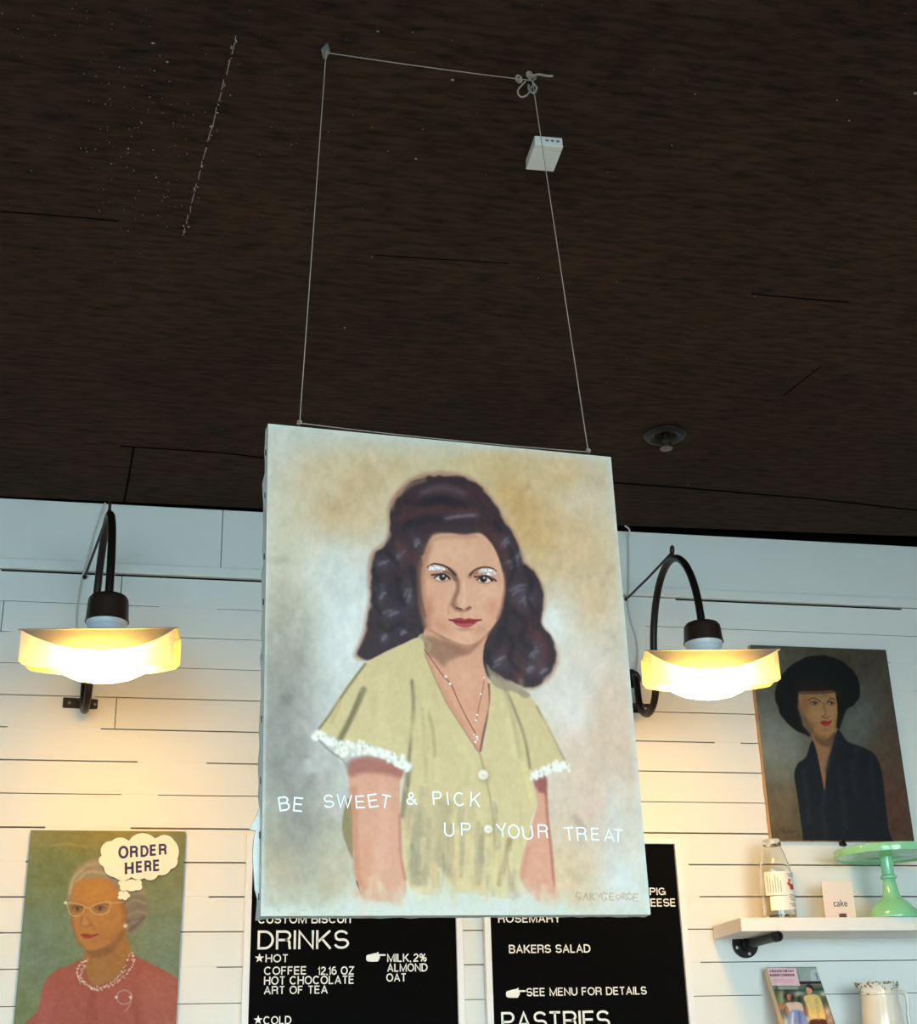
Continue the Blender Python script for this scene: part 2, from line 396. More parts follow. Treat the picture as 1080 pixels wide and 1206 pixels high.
# sheet seams, scuffs and paint flecks of the ceiling
def cp(x, y, dz=0.0): return ray(x, y)*((CEIL-dz-CAM[2])/ray(x, y)[2])+CAM
def seam(bm, pts, w):
    P = [cp(*p) for p in pts]
    for a, b in zip(P[:-1], P[1:]):
        t = (b-a)/np.linalg.norm(b-a); s = np.array([-t[1], t[0], 0])*w/2
        add_prism(bm, [tuple(a-s), tuple(b-s), tuple(b+s), tuple(a+s)], (0, 0, -0.0012))
bm = bmesh.new()
seam(bm, [(142, 525), (200, 529), (262, 533), (308, 539), (420, 548)], 0.007)
seam(bm, [(157.5, 527), (152, 560), (146, 592)], 0.006)
seam(bm, [(640, 562), (735, 569.5), (812, 575), (906, 583), (950, 586.5), (1010, 593), (1080, 601)], 0.009)
seam(bm, [(885, 346), (930, 350), (1000, 356)], 0.003)
seam(bm, [(923, 466), (945, 448), (966, 432)], 0.0025)
seam(bm, [(0, 249), (60, 253), (140, 260)], 0.0016)
seam(bm, [(440, 300), (500, 304), (600, 310)], 0.0016)
finish('seam', bm, M_CEILEDGE, ceiling)['label'] = 'thin dark seams between ceiling sheets'
M_FLECK = mat('pale paint flecks', (150, 142, 132), rough=0.8, var=0.3)
bm = bmesh.new(); rf = random.Random(5)
spots = []
for t in range(44):                                  # along the flecked seam on the left
    k = rf.random()**0.9; spots.append((278-62*k+rf.gauss(0, 1.2), 45+232*k, rf.uniform(0.9, 2.2)))
for t in range(95): spots.append((rf.gauss(160, 38), rf.gauss(165, 62), rf.uniform(0.5, 1.3)))
for t in range(60): spots.append((rf.uniform(0, 420), rf.uniform(0, 260), rf.uniform(0.4, 1.1)))
for t in range(25): spots.append((rf.uniform(420, 1080), rf.uniform(0, 480), rf.uniform(0.5, 1.1)))
spots += [(180, 51, 3), (197, 73, 2.6), (445, 37, 2.4), (486, 38, 1.6), (533, 94, 3), (490, 187, 3.2), (406, 386, 2.6), (438, 303, 2.4), (457, 178, 1.5), (819, 111, 2.6), (1078, 110, 4), (1000, 142, 2), (889, 349, 2), (726, 332, 1.6), (716, 203, 1.6), (811, 571, 1.6), (986, 118, 1.5), (249, 149, 4), (216, 266, 3.5), (222, 267, 2.5), (151, 175, 2), (184, 209, 2)]
for x, y, r in spots:
    if y < 2: continue
    c = cp(x, y, 0.0005); k = r*0.00062; n = rf.choice((4, 5, 6)); a0 = rf.random()*6; e = rf.uniform(0.7, 2.0)
    add_prism(bm, [(c[0]+k*e*rf.uniform(.7, 1.2)*math.cos(a0*0+6.283*i/n), c[1]+k*1.3*rf.uniform(.7, 1.2)*math.sin(6.283*i/n), c[2]+0.0005) for i in range(n)], (0, 0, -0.0012))
P = [cp(278, 42), cp(249, 150), cp(216, 275)]
for a, b in zip(P[:-1], P[1:]):
    L = np.linalg.norm(b-a); t = (b-a)/L; s = np.array([-t[1], t[0], 0])*0.0007; q = 0.0
    while q < L:
        q2 = min(L, q+rf.uniform(.008, .05)); p1 = a+t*q+s*rf.gauss(0, 1.2); p2 = a+t*q2+s*rf.gauss(0, 1.2)
        add_prism(bm, [tuple(p1-s), tuple(p2-s), tuple(p2+s), tuple(p1+s)], (0, 0, -0.001)); q = q2+rf.uniform(.002, .022)
fl = finish('paint_fleck', bm, M_FLECK, ceiling); fl['kind'] = 'stuff'; fl['label'] = 'pale paint flecks scattered over the dark ceiling'

# boarded wall: every course of boards, gaps between them, paint bridging some gaps
PL0, PH = 3.0601, 0.0967487
bm = bmesh.new()
rp = random.Random(3)
add_box(bm, (X0, 0.0, 3.1005), (0.1405, 0.02, CEIL)); add_box(bm, (0.1430, 0.0, 3.1005), (X1, 0.02, CEIL))
joints = {0: [-0.158], 1: [-0.5], 2: [], 4: [-0.149], 6: [1.2], 9: [2.9], 3: [2.6], 11: [-0.6]}
gapw = {0: 0.0042, 1: .0018, 2: .002, 3: .002, 4: .003, 5: .0034, 6: .0036, 7: .0026, 8: .0046, 9: .004, 10: .0038, 11: .003, 12: .0026, 13: .002}
z_top = PL0
k = 0
while z_top > -0.05:
    g = gapw.get(k, .003); z1 = PL0-k*PH-g/2; z0 = PL0-(k+1)*PH+gapw.get(k+1, .003)/2
    xs = [X0]+sorted(joints.get(k, [rp.uniform(X0, X1)]))+[X1]
    for a, b in zip(xs[:-1], xs[1:]):
        add_box(bm, (a+.0012, 0.0, z0), (b-.0012, 0.02, z1), bev=0.0007)
    z_top = z0; k += 1
for k in range(0, 16):                               # paint bridging the gaps here and there
    z = PL0-k*PH; x = X0
    while x < X1:
        x += rp.uniform(.25, 1.3) if k not in (0, 8, 10) else rp.uniform(.7, 2.0); L = rp.uniform(.03, .28)
        add_box(bm, (x, 0.0005, z-.003), (x+L, 0.012, z+.003)); x += L
wall = struct(finish('wall_back', bm, M_PLANK), 'white painted horizontal board wall with dark gaps')
bm = bmesh.new(); add_box(bm, (X0, 0.021, 0.0), (X1, 0.08, CEIL+.05))
finish('backing', bm, M_GAP, wall)
bm = bmesh.new(); add_box(bm, (X0, -0.011, 3.0655), (X1, 0.01, 3.0985), bev=0.003)
struct(finish('trim_1', bm, M_WHITE), 'slim white moulding along the board wall below the ceiling')

M_SIDE = mat('pale plaster', (196, 190, 180), rough=0.8, var=0.05, scale=3)
M_FLOOR = mat('pale concrete floor', (112, 104, 96), rough=0.6, var=0.15, scale=4)
bm = bmesh.new(); add_box(bm, (X0, YB, -0.05), (X1, 0.0, 0.0)); struct(finish('floor', bm, M_FLOOR))
bm = bmesh.new(); add_box(bm, (X0-.1, YB, 0), (X0, 0.08, CEIL)); struct(finish('wall_left', bm, M_SIDE))
bm = bmesh.new(); add_box(bm, (X1, YB, 0), (X1+.1, 0.08, CEIL)); struct(finish('wall_right', bm, M_SIDE))
bm = bmesh.new()
for lo, hi in (((X0, YB-.1, 0), (X1, YB, .55)), ((X0, YB-.1, 2.95), (X1, YB, CEIL)), ((X0, YB-.1, .55), (-2.1, YB, 2.95)),
               ((.2, YB-.1, .55), (.6, YB, 2.95)), ((2.9, YB-.1, .55), (X1, YB, 2.95))): add_box(bm, lo, hi)
struct(finish('wall_front', bm, M_SIDE))
M_GLASS = mat('window glass', (240, 245, 245), rough=0.0, var=0.0, Transmission_Weight=1.0, IOR=1.05)
for i, (a, b) in enumerate(((-2.1, .2), (.6, 2.9))):
    bm = bmesh.new()
    for lo, hi in (((a, YB-.08, .55), (b, YB-.02, .61)), ((a, YB-.08, 2.89), (b, YB-.02, 2.95)), ((a, YB-.08, .61), (a+.06, YB-.02, 2.89)), ((b-.06, YB-.08, .61), (b, YB-.02, 2.89)), (((a+b)/2-.02, YB-.07, .61), ((a+b)/2+.02, YB-.03, 2.89))): add_box(bm, lo, hi)
    w_ = struct(finish('window_%d' % (i+1), bm, M_DARK))
    bm = bmesh.new(); add_box(bm, (a+.06, YB-.052, .61), (b-.06, YB-.048, 2.89)); finish('pane', bm, M_GLASS, w_, world=True)

# ------------------------------------------------------------------ the hanging portrait
PC = np.array([0.4461, -2.0841, 2.1879]); PW, PHT, PT = 0.61, 0.783, 0.024
ca, sa = math.cos(0.0969), math.sin(0.0969)
px_ = np.array([ca*math.cos(.0121), sa*math.cos(.0121), math.sin(.0121)])
pn_ = np.cross(px_, np.array([0.0, -0.0044*sa, 1.0])); pn_ = pn_/np.linalg.norm(pn_)      # towards the room
if pn_[1] > 0: pn_ = -pn_
pz_ = np.cross(px_, -pn_); pz_ = pz_/np.linalg.norm(pz_)
if pz_[2] < 0: pz_ = -pz_
def PP(u, v, d=0.0): return PC+np.outer(np.atleast_1d(u), px_)+np.outer(np.atleast_1d(v), pz_)+np.outer(np.broadcast_to(np.atleast_1d(d), np.atleast_1d(u).shape), pn_)
def pp(u, v, d=0.0): return PP(u, v, d)[0]

def art_portrait(X, Y):
    C = Canvas(X, Y, (198, 209, 199)); n1 = fbm(X, Y, 60, 21); n2 = fbm(X*1.0, Y*.7, 26, 22)
    def wash(cx, cy, rx, ry, col, a, ang=0): C.blob(cx, cy, rx*1.18, ry*1.18, col, a, ang, noise=.42, seed=int(cx+cy), ns=26)
    tan = (204, 186, 144)
    wash(405, 585, 62, 46, (204, 190, 154), .9); wash(445, 556, 56, 26, (200, 186, 146), .8); wash(392, 612, 34, 26, (194, 168, 122), .75); wash(372, 560, 30, 24, (206, 194, 160), .7); wash(432, 596, 26, 40, (202, 186, 148), .7)
    wash(630, 590, 74, 64, tan, 1, 40); wash(664, 650, 56, 74, (204, 186, 146), 1); wash(572, 552, 76, 20, (203, 192, 150), .95); wash(690, 580, 30, 26, (208, 204, 184), .8); wash(660, 562, 30, 18, (206, 192, 152), .8)
    wash(622, 624, 20, 52, (194, 168, 116), .8, -25); wash(694, 715, 36, 60, (206, 190, 156), .9); wash(668, 700, 26, 30, (202, 184, 144), .8); wash(600, 585, 16, 24, (198, 174, 124), .6, -30)
    wash(345, 650, 34, 60, (202, 198, 172), .8); wash(360, 700, 26, 30, (196, 188, 160), .7); wash(392, 690, 40, 50, (208, 219, 212), .9); wash(402, 752, 46, 60, (210, 222, 218), .95); wash(380, 810, 24, 30, (202, 212, 208), .8)
    wash(340, 760, 30, 54, (166, 168, 152), .85); wash(330, 826, 30, 70, (146, 150, 140), .95); wash(345, 910, 44, 80, (148, 151, 144), 1); wash(330, 720, 20, 30, (178, 178, 160), .6)
    wash(380, 890, 20, 46, (190, 197, 192), .8); wash(388, 955, 22, 50, (176, 180, 172), .8); wash(345, 1000, 46, 50, (158, 158, 136), .95); wash(392, 1026, 34, 40, (176, 172, 144), .9); wash(352, 970, 20, 50, (138, 142, 136), .7); wash(330, 1030, 24, 30, (176, 168, 140), .7)
    wash(690, 850, 58, 80, (207, 198, 180), 1); wash(700, 920, 56, 74, (205, 190, 168), 1); wash(665, 960, 30, 50, (204, 194, 176), .9); wash(720, 880, 26, 60, (206, 190, 166), .9); wash(672, 826, 26, 34, (212, 220, 218), .95); wash(652, 735, 26, 44, (212, 224, 218), .9); wash(676, 790, 30, 40, (214, 214, 200), .7); wash(690, 790, 26, 30, (206, 206, 196), .8); wash(715, 850, 18, 50, (202, 186, 164), .7)
    wash(690, 1000, 46, 60, (196, 187, 163), .95); wash(668, 1036, 26, 40, (199, 184, 150), .9); wash(720, 965, 18, 50, (200, 208, 203), .8); wash(700, 950, 16, 40, (206, 190, 172), .7); wash(735, 1040, 20, 30, (200, 212, 208), .9)
    C.c = C.c.mean(0)+(C.c-C.c.mean(0))*1.16
    rb_ = random.Random(17)                       # loose short brush marks over the ground
    for _ in range(420):
        x = rb_.uniform(318, 745); y = rb_.uniform(512, 1066); a = rb_.uniform(0, 3.14); L = rb_.uniform(6, 20)
        k = np.argmin((X-x)**2+(Y-y)**2) if _ % 1 == 0 else 0
        col = np.clip(C.c[k]+np.array([rb_.gauss(0, 9)]*3)+np.array([rb_.gauss(2, 4), 0, rb_.gauss(0, 4)]), 0, 240)
        C.stroke([(x-L*math.cos(a)/2, y-L*math.sin(a)/2), (x, y+rb_.gauss(0, 2)), (x+L*math.cos(a)/2, y+L*math.sin(a)/2)], rb_.uniform(4, 11), col, 4, rb_.uniform(.3, .7))
    # pale primed border
    C.stroke([(315.5, 500), (312, 800), (308.5, 1078)], 3, (198, 214, 210), 3, .6)
    for pts in ([(316, 500), (520, 519), (720, 538)], [(720, 538), (745, 820), (765, 1078)]):
        C.stroke(pts, 7, (194, 216, 213), 6, .75)
    C.stroke([(309, 1075), (540, 1076), (765, 1077)], 14, (190, 206, 198), 6, .85, brk=.25)
    C.grain(6, 22, 41); C.grain(8, 9, 43, 1, .6)
    # hair
    hair = [(421, 772), (427, 755), (432, 741), (435, 722), (438, 705), (437, 688), (437, 670), (442, 652), (456, 640), (460, 624), (460, 602), (467, 587), (483, 570), (503, 562), (526, 560), (548, 564), (568, 576), (581, 592), (594, 614), (608, 636), (615, 660), (629, 674), (638, 692), (640, 714), (636, 732), (648, 750), (655, 768), (652, 786), (643, 798), (630, 808), (618, 809), (603, 803), (588, 800), (574, 797), (560, 770), (505, 748), (490, 752), (466, 764), (440, 776)]
    hp = np.array(hair); c0 = hp.mean(0)
    C.fill(c0+(hp-c0)*1.03+np.array([-1.0, -.5]), (158, 120, 98), 4, .75)
    C.fill(hair, (50, 37, 42), 2.2, 1, wob=1.5)
    hh = lambda p, w, col, a=.8, b=1.5, w2=None: C.stroke(p, w, col, b, a, w2=w2)
    for p, w, col in [([(478, 600), (500, 585), (530, 578), (556, 584)], 12, (66, 40, 44)), ([(470, 612), (500, 603), (525, 600), (560, 602)], 10, (78, 44, 44)), ([(565, 620), (585, 634), (600, 652)], 14, (72, 42, 46)), ([(470, 640), (482, 655), (486, 680)], 12, (76, 44, 46)), ([(620, 740), (632, 752), (640, 770), (630, 790)], 12, (76, 42, 48)), ([(600, 700), (615, 715), (618, 740)], 12, (64, 40, 46)), ([(585, 760), (600, 775), (612, 795)], 12, (72, 44, 50)), ([(552, 574), (570, 592), (584, 614)], 8, (74, 44, 48)), ([(460, 690), (470, 715), (466, 740)], 10, (38, 32, 44))]:
        hh(p, w, col, .6, 4)
    for p, w in [([(498, 580), (520, 574), (545, 581)], 8), ([(522, 611), (542, 607), (562, 607)], 6)]: hh(p, w, (92, 84, 92), .6, 5)
    hh([(524, 611), (542, 608), (558, 607)], 3, (128, 122, 134), .6, 2.2)
    hh([(470, 582), (484, 571), (500, 565)], 5, (146, 122, 108), .6, 3); hh([(462, 600), (464, 590), (470, 582)], 4, (150, 112, 90), .5, 3)
    rh = random.Random(23)
    for cx_, cy_, rx, ry, ang in ((450, 664, 6, 5, 30), (491, 638, 4, 7, -20), (596, 640, 5, 9, -20), (611, 696, 12, 9, 20), (620, 708, 7, 8, 30), (631, 768, 6, 11, 10), (624, 788, 6, 5, -30), (462, 722, 9, 5, -10), (476, 744, 5, 4, 20), (452, 752, 4, 5, 0), (602, 664, 6, 4, 10), (448, 700, 5, 9, 10), (610, 660, 4, 8, 0), (640, 790, 5, 6, 0), (470, 655, 5, 8, 10), (482, 700, 5, 12, 0), (588, 780, 8, 6, 20)):
        C.blob(cx_, cy_, rx*1.5, ry*1.5, (82, 78, 92), .6, ang, noise=.5, seed=int(cx_), ns=6)
        for _ in range(3): x = cx_+rh.gauss(0, rx*.4); y = cy_+rh.gauss(0, ry*.4); C.stroke([(x-rx*.5, y+ry*.4), (x, y-ry*.1), (x+rx*.5, y-ry*.3)], 2.4, (112, 108, 122), 1.8, .55)
    for p, w in (([(440, 672), (446, 690), (441, 706), (448, 724)], 5), ([(456, 650), (470, 668), (468, 690), (476, 712)], 6), ([(446, 735), (458, 742), (470, 736), (482, 742)], 5), ([(618, 668), (626, 686), (622, 706), (630, 722)], 6), ([(604, 720), (618, 734), (614, 752), (626, 764)], 7), ([(590, 742), (604, 756), (600, 776), (614, 792)], 6), ([(478, 590), (500, 594), (524, 588), (548, 596)], 5), ([(560, 580), (576, 600), (588, 624)], 6), ([(600, 645), (606, 668), (598, 690)], 5)): hh(p, w, (27, 20, 27), .6, 3)
    for p, w in (([(468, 640), (474, 660), (470, 676)], 5), ([(490, 655), (488, 690), (494, 715)], 5), ([(580, 630), (592, 650), (596, 668)], 6), ([(632, 745), (642, 760), (640, 782)], 6), ([(610, 770), (618, 786), (608, 800)], 6), ([(562, 580), (574, 596), (580, 610)], 5)): hh(p, w, (86, 48, 50), .5, 3)
    for p in [[(500, 590), (520, 588), (535, 594)], [(480, 618), (500, 612), (520, 612)], [(485, 670), (490, 690), (496, 710)], [(595, 700), (594, 730), (585, 760)], [(497, 720), (500, 740)], [(575, 770), (575, 790)]]: hh(p, 9, (30, 24, 32), .7, 4)
    hh([(440, 775), (460, 766), (490, 752)], 4, (30, 28, 36), .6, 2)
    # neck and chest
    C.fill([(503, 738), (520, 750), (550, 760), (574, 745), (570, 762), (569, 780), (573, 796), (577, 812), (576, 832), (571, 858), (566, 887), (555, 874), (532, 840), (510, 800), (499, 772), (497, 755)], (206, 158, 128), 1.2)
    C.fill([(498, 750), (520, 752), (548, 764), (542, 772), (530, 778), (522, 784), (512, 776), (500, 768)], (142, 108, 86), 4, .85)
    C.fill([(524, 757), (550, 763), (566, 754), (556, 768), (540, 772)], (150, 106, 86), 3, .8)
    C.stroke([(500, 772), (514, 800), (534, 836), (562, 882)], 6, (196, 140, 112), 3, .6)
    C.blob(548, 800, 14, 20, (216, 172, 142), .6); C.stroke([(576, 806), (577, 830), (570, 862), (566, 884)], 3, (120, 78, 58), 1.2, .9)
    # face
    face = [(510, 628), (530, 627), (546, 629), (565, 627), (577, 637), (585, 650), (592, 670), (595, 690), (593, 708), (588, 726), (577, 743), (563, 756), (550, 761), (537, 758), (521, 750), (505, 741), (500, 725), (496, 705), (494, 683), (496, 661), (502, 642)]
    C.fill(face, (214, 170, 140), 1.8)
    C.blob(535, 650, 26, 16, (220, 180, 150), .8); C.blob(575, 700, 14, 16, (222, 178, 150), .8); C.blob(514, 705, 12, 16, (212, 164, 134), .6)
    C.stroke([(504, 645), (497, 668), (496, 690), (498, 715), (503, 738)], 8, (156, 114, 88), 4.5, .8); C.stroke([(496, 660), (494, 684), (496, 706), (501, 726)], 3, (84, 58, 50), 2, .7); C.stroke([(594, 672), (595, 690), (592, 710), (586, 728)], 3, (110, 74, 58), 2.2, .6)
    C.blob(505, 718, 6, 14, (176, 118, 92), .7); C.blob(580, 716, 9, 12, (206, 146, 116), .75); C.blob(520, 738, 14, 9, (190, 138, 106), .6, 30); C.blob(566, 742, 14, 8, (190, 142, 112), .6, -40)
    C.stroke([(507, 742), (522, 751), (538, 758), (551, 761), (564, 756), (576, 745)], 2.4, (150, 100, 78), 2, .6)
    C.stroke([(497, 652), (503, 638), (511, 628), (530, 626), (548, 628), (566, 626), (579, 636), (588, 652), (594, 672)], 4, (60, 42, 42), 2.4, .75); C.stroke([(503, 648), (510, 636), (530, 632), (560, 632)], 5, (176, 134, 106), 3, .5)
    C.blob(550, 748, 10, 6, (220, 176, 144), .8); C.blob(548, 741, 9, 2.4, (176, 124, 98), .7)
    # eyes
    C.blob(519, 678, 14, 6, (164, 116, 94), .8, 8); C.blob(570, 680, 14, 6, (164, 118, 98), .75, 4)
    C.stroke([(530, 671), (536, 677), (539, 686), (539, 695), (536, 703), (533, 711)], 4.5, (132, 92, 74), 2.6, .85, w2=5)
    C.stroke([(524, 674), (531, 676), (536, 682)], 5, (110, 78, 64), 2, .7); C.stroke([(553, 679), (556, 676), (562, 674)], 4, (140, 100, 80), 2, .7)
    C.stroke([(503.5, 668), (508, 665), (513, 664), (522, 666), (530, 670.5), (536, 677)], 1.5, (62, 38, 38), .8, 1, w2=2.6)
    C.stroke([(553.5, 677), (559, 671.5), (569, 668), (579, 669), (584.5, 672.5)], 2.4, (70, 44, 42), .8, 1, w2=1.2)
    for ex, ey, ix in ((519.7, 680.6, 521.3), (570, 682.9, 569.3)):
        C.fill([(ex-8, ey+.3), (ex-4, ey-3), (ex+1, ey-4), (ex+6, ey-1.5), (ex+8.5, ey+1), (ex+3, ey+3.4), (ex-3, ey+3)], (222, 208, 196), .7)
        C.fill([(ix-4, ey-1), (ix-2.6, ey-3.6), (ix+.4, ey-4.2), (ix+3.2, ey-3.2), (ix+4.2, ey-.6), (ix+2.6, ey+2.2), (ix, ey+3), (ix-2.8, ey+2)], (20, 13, 15), .8, 1)
        C.stroke([(ex-11, ey-3.5), (ex-5, ey-3.8), (ex+1, ey-4.6), (ex+7, ey-2), (ex+10, ey+1)], 2.0, (38, 24, 26), .8, .95)
        C.stroke([(ex-7, ey+2.4), (ex-2, ey+4), (ex+4, ey+4), (ex+8, ey+2)], 1.2, (140, 96, 80), .9, .7)
        C.stroke([(ex-8, ey+.2), (ex-3, ey-3.2), (ex+2, ey-4.2), (ex+7, ey-1.4), (ex+9.5, ey+1.2)], 1.6, (30, 18, 20), .6, .95)
        C.blob(ix+.9, ey-2.3, 1.3, 1.3, (255, 255, 255), 1)
    C.stroke([(576, 679.5), (581, 682), (584, 684)], 2.2, (60, 38, 38), 1, .9)
    # nose and mouth
    C.stroke([(546, 684), (547, 700), (547, 710)], 3, (226, 186, 158), 2, .7)
    C.blob(536, 713, 4, 6, (150, 104, 84), .7); C.stroke([(534, 714), (539, 718.5), (547, 719), (554, 716)], 3.2, (142, 98, 80), 1.8, .8)
    C.stroke([(538, 716), (543, 717.5)], 2.2, (78, 48, 42), 1, .9); C.stroke([(550, 717), (553.5, 715)], 1.8, (92, 58, 50), 1, .85)
    C.blob(546, 712, 3.4, 3, (224, 182, 154), .7); C.stroke([(543, 721), (544, 727)], 3, (196, 148, 118), 1.5, .5); C.stroke([(533, 706), (529, 714), (528, 722)], 2.5, (186, 130, 102), 2, .5)
    C.fill([(528.5, 729.6), (534, 729), (538, 728.2), (543, 727.8), (547, 729.2), (552, 728.2), (559, 729.2), (567, 729.8), (560, 734.4), (553, 738), (546, 738.6), (538, 736.2), (533, 732)], (158, 52, 58), .8)
    C.stroke([(529, 730), (538, 732), (547, 732.4), (558, 731.6), (567, 730)], 1.5, (98, 26, 34), .7, .95)
    C.stroke([(539, 735), (547, 736.6), (555, 735)], 2.0, (196, 96, 98), 1, .75); C.stroke([(561, 733), (566, 732)], 1.5, (228, 186, 168), .8, .7)
    # sleeves, dress and arms
    dress = [(496, 751), (473, 759), (455, 767), (440, 775), (430, 781), (412, 803), (396, 827), (382, 848), (374, 860), (378, 864), (390, 866), (400, 874), (410, 876), (432, 878), (452, 882), (470, 891), (481, 896), (481, 910), (475, 930), (473, 960), (474, 1008), (482, 1044), (500, 1054), (540, 1052), (575, 1056), (600, 1058), (612, 1040), (616, 1015), (620, 993), (626, 964), (632, 946), (629, 928), (624, 908), (628, 911), (642, 907), (656, 902), (667, 902), (662, 892), (647, 862), (633, 833), (623, 818), (607, 810), (590, 802), (578, 796), (577, 826), (566, 888), (546, 859), (523, 822), (503, 776)]
    C.fill([(405, 955), (410, 940), (416, 957), (416, 1000), (415, 1010), (409, 998), (403, 977)], (132, 124, 82), 1.5)
    C.fill(dress, (200, 190, 142), 1.2, n=4)
    for p, w, col, a in [([(428, 812), (418, 836), (405, 862), (398, 874)], 7, (128, 122, 84), .85), ([(424, 818), (412, 848), (402, 868)], 4, (110, 106, 72), .6), ([(430, 782), (408, 812), (388, 842), (376, 858)], 2.4, (116, 106, 74), .9), ([(400, 826), (390, 850)], 6, (186, 168, 122), .6),
                         ([(485, 802), (487, 830), (484, 870), (481, 900), (480, 925)], 4, (124, 118, 88), .85), ([(482, 905), (478, 930), (474, 960)], 7, (112, 112, 82), .75), ([(505, 840), (510, 862), (512, 890)], 4, (168, 158, 112), .7), ([(497, 835), (500, 880), (502, 920)], 5, (180, 170, 122), .6),
                         ([(590, 800), (606, 836), (618, 870), (624, 904)], 3, (128, 120, 90), .8), ([(596, 815), (605, 850), (612, 890)], 6, (176, 166, 122), .5), ([(566, 890), (572, 915), (578, 945), (582, 980), (582, 1020)], 2.0, (150, 140, 98), .8), ([(632, 832), (648, 862), (664, 894)], 2, (130, 120, 90), .7),
                         ([(488, 960), (492, 990), (494, 1030)], 22, (150, 144, 116), .75), ([(484, 1000), (490, 1040)], 10, (128, 124, 98), .6), ([(520, 950), (520, 990), (518, 1030)], 22, (160, 150, 118), .65), ([(532, 965), (536, 1000), (540, 1040)], 9, (208, 194, 138), .7), ([(510, 1020), (505, 1050)], 10, (206, 190, 140), .6),
                         ([(568, 985), (566, 1015), (563, 1040)], 7, (158, 144, 100), .7), ([(600, 990), (594, 1020), (588, 1040)], 7, (140, 126, 84), .75), ([(588, 985), (582, 1030), (580, 1050)], 8, (210, 200, 150), .7), ([(612, 990), (606, 1020), (600, 1045)], 9, (196, 192, 146), .7), ([(604, 1030), (606, 1055)], 12, (156, 144, 126), .6),
                         ([(616, 900), (624, 930), (628, 950)], 6, (214, 204, 146), .7), ([(540, 870), (556, 905), (562, 930)], 10, (206, 198, 150), .6), ([(450, 800), (448, 840), (452, 870)], 16, (208, 198, 150), .6), ([(592, 830), (600, 860), (606, 890)], 7, (212, 204, 158), .6), ([(640, 850), (650, 875), (656, 892)], 10, (198, 186, 136), .6)]:
        C.stroke(p, w, col, max(2, w*.35), a)
    rd = random.Random(31)                        # loose vertical strokes where the dress breaks up
    pal = [(206, 196, 148), (164, 156, 122), (138, 137, 108), (214, 203, 154), (190, 172, 130), (176, 170, 138), (210, 198, 158), (150, 146, 116)]
    for _ in range(110):
        x = rd.uniform(478, 618); y = rd.uniform(935, 1050); L = rd.uniform(14, 46); lo = (x-548)*.0006*L
        C.stroke([(x, y-L/2), (x+rd.gauss(lo, 1.2), y), (x+rd.gauss(lo*2, 2), min(1064, y+L/2))], rd.uniform(2.5, 9), rd.choice(pal), rd.uniform(1.2, 3.2), rd.uniform(.25, .6)*min(1, (y-915)/90))
    for _ in range(70):
        x = rd.uniform(386, 620); y = rd.uniform(800, 930); L = rd.uniform(10, 30)
        if (x < 470 and y > 860) or (x < 560 and x > 520 and y < 880) or x < 386+(860-min(y, 860))*.7: continue
        C.stroke([(x, y-L/2), (x+rd.gauss(0, 1), y), (x+rd.gauss(0, 2), y+L/2)], rd.uniform(3, 9), rd.choice([(206, 196, 146), (194, 184, 136), (208, 200, 156), (188, 178, 132)]), 3, rd.uniform(.2, .45))
    C.fill([(572, 783), (580, 790), (596, 800), (610, 808), (624, 818), (618, 822), (605, 815), (590, 812), (578, 802)], (146, 138, 116), 2, .8, wob=1)
    C.stroke([(497, 750), (506, 760), (503, 768)], 5, (158, 144, 110), 2, .8)
    C.stroke([(500, 770), (523, 822), (546, 859), (565, 888)], 1.4, (150, 128, 92), .9, .8)
    arm = [(412, 900), (440, 896), (473, 903), (471, 925), (472, 975), (473, 1008), (478, 1034), (476, 1058), (450, 1062), (431, 1063), (424, 1045), (418, 1030), (416, 992), (415, 958), (411, 925)]
    C.fill(arm, (203, 158, 130), 1.4)
    C.fill([(411, 896), (440, 890), (474, 900), (472, 916), (455, 912), (430, 910), (412, 914)], (152, 96, 84), 4, .85)
    C.stroke([(416, 930), (418, 980), (421, 1025), (430, 1058)], 8, (184, 124, 96), 4, .7); C.stroke([(430, 990), (432, 1030), (440, 1056)], 12, (200, 146, 112), 6, .5); C.stroke([(444, 1000), (446, 1050)], 8, (214, 170, 146), 4, .5); C.stroke([(450, 925), (452, 970), (452, 1020)], 14, (212, 164, 142), 6, .6); C.stroke([(471, 960), (472, 1005), (477, 1035)], 4, (170, 112, 86), 2, .6)
    C.stroke([(420, 1038), (425, 1052), (431, 1065)], 1.5, (80, 56, 40), 1, .8)
    arm2 = [(629, 920), (642, 917), (644, 950), (648, 993), (653, 1042), (653, 1066), (640, 1066), (622, 1050), (612, 1030), (620, 993), (631, 955), (633, 945)]
    C.fill(arm2, (204, 157, 130), 1.4)
    C.fill([(628, 916), (643, 914), (644, 936), (640, 934), (634, 932)], (140, 82, 74), 2.5, .9); C.stroke([(643, 935), (645, 965), (649, 1000), (653, 1050)], 3.5, (172, 104, 86), 1.5, .8); C.stroke([(622, 1000), (616, 1030), (622, 1048)], 5, (190, 130, 108), 3, .5); C.stroke([(643, 1040), (646, 1062)], 9, (206, 140, 118), 3, .6)
    for _ in range(60):                           # arms and dress fade out downwards in dragged paint
        x = rd.uniform(412, 662); y = rd.uniform(1040, 1072); L = rd.uniform(10, 26)
        col = rd.choice([(204, 176, 140), (196, 186, 150), (206, 198, 168), (200, 206, 190), (208, 170, 140)]) if x < 485 or x > 610 else rd.choice([(198, 188, 144), (192, 196, 172), (204, 198, 160), (194, 208, 198)])
        C.stroke([(x, y-L/2), (x+rd.gauss(2, 2), y), (x+rd.gauss(4, 3), y+L/2)], rd.uniform(3, 9), col, 3, rd.uniform(.3, .6))
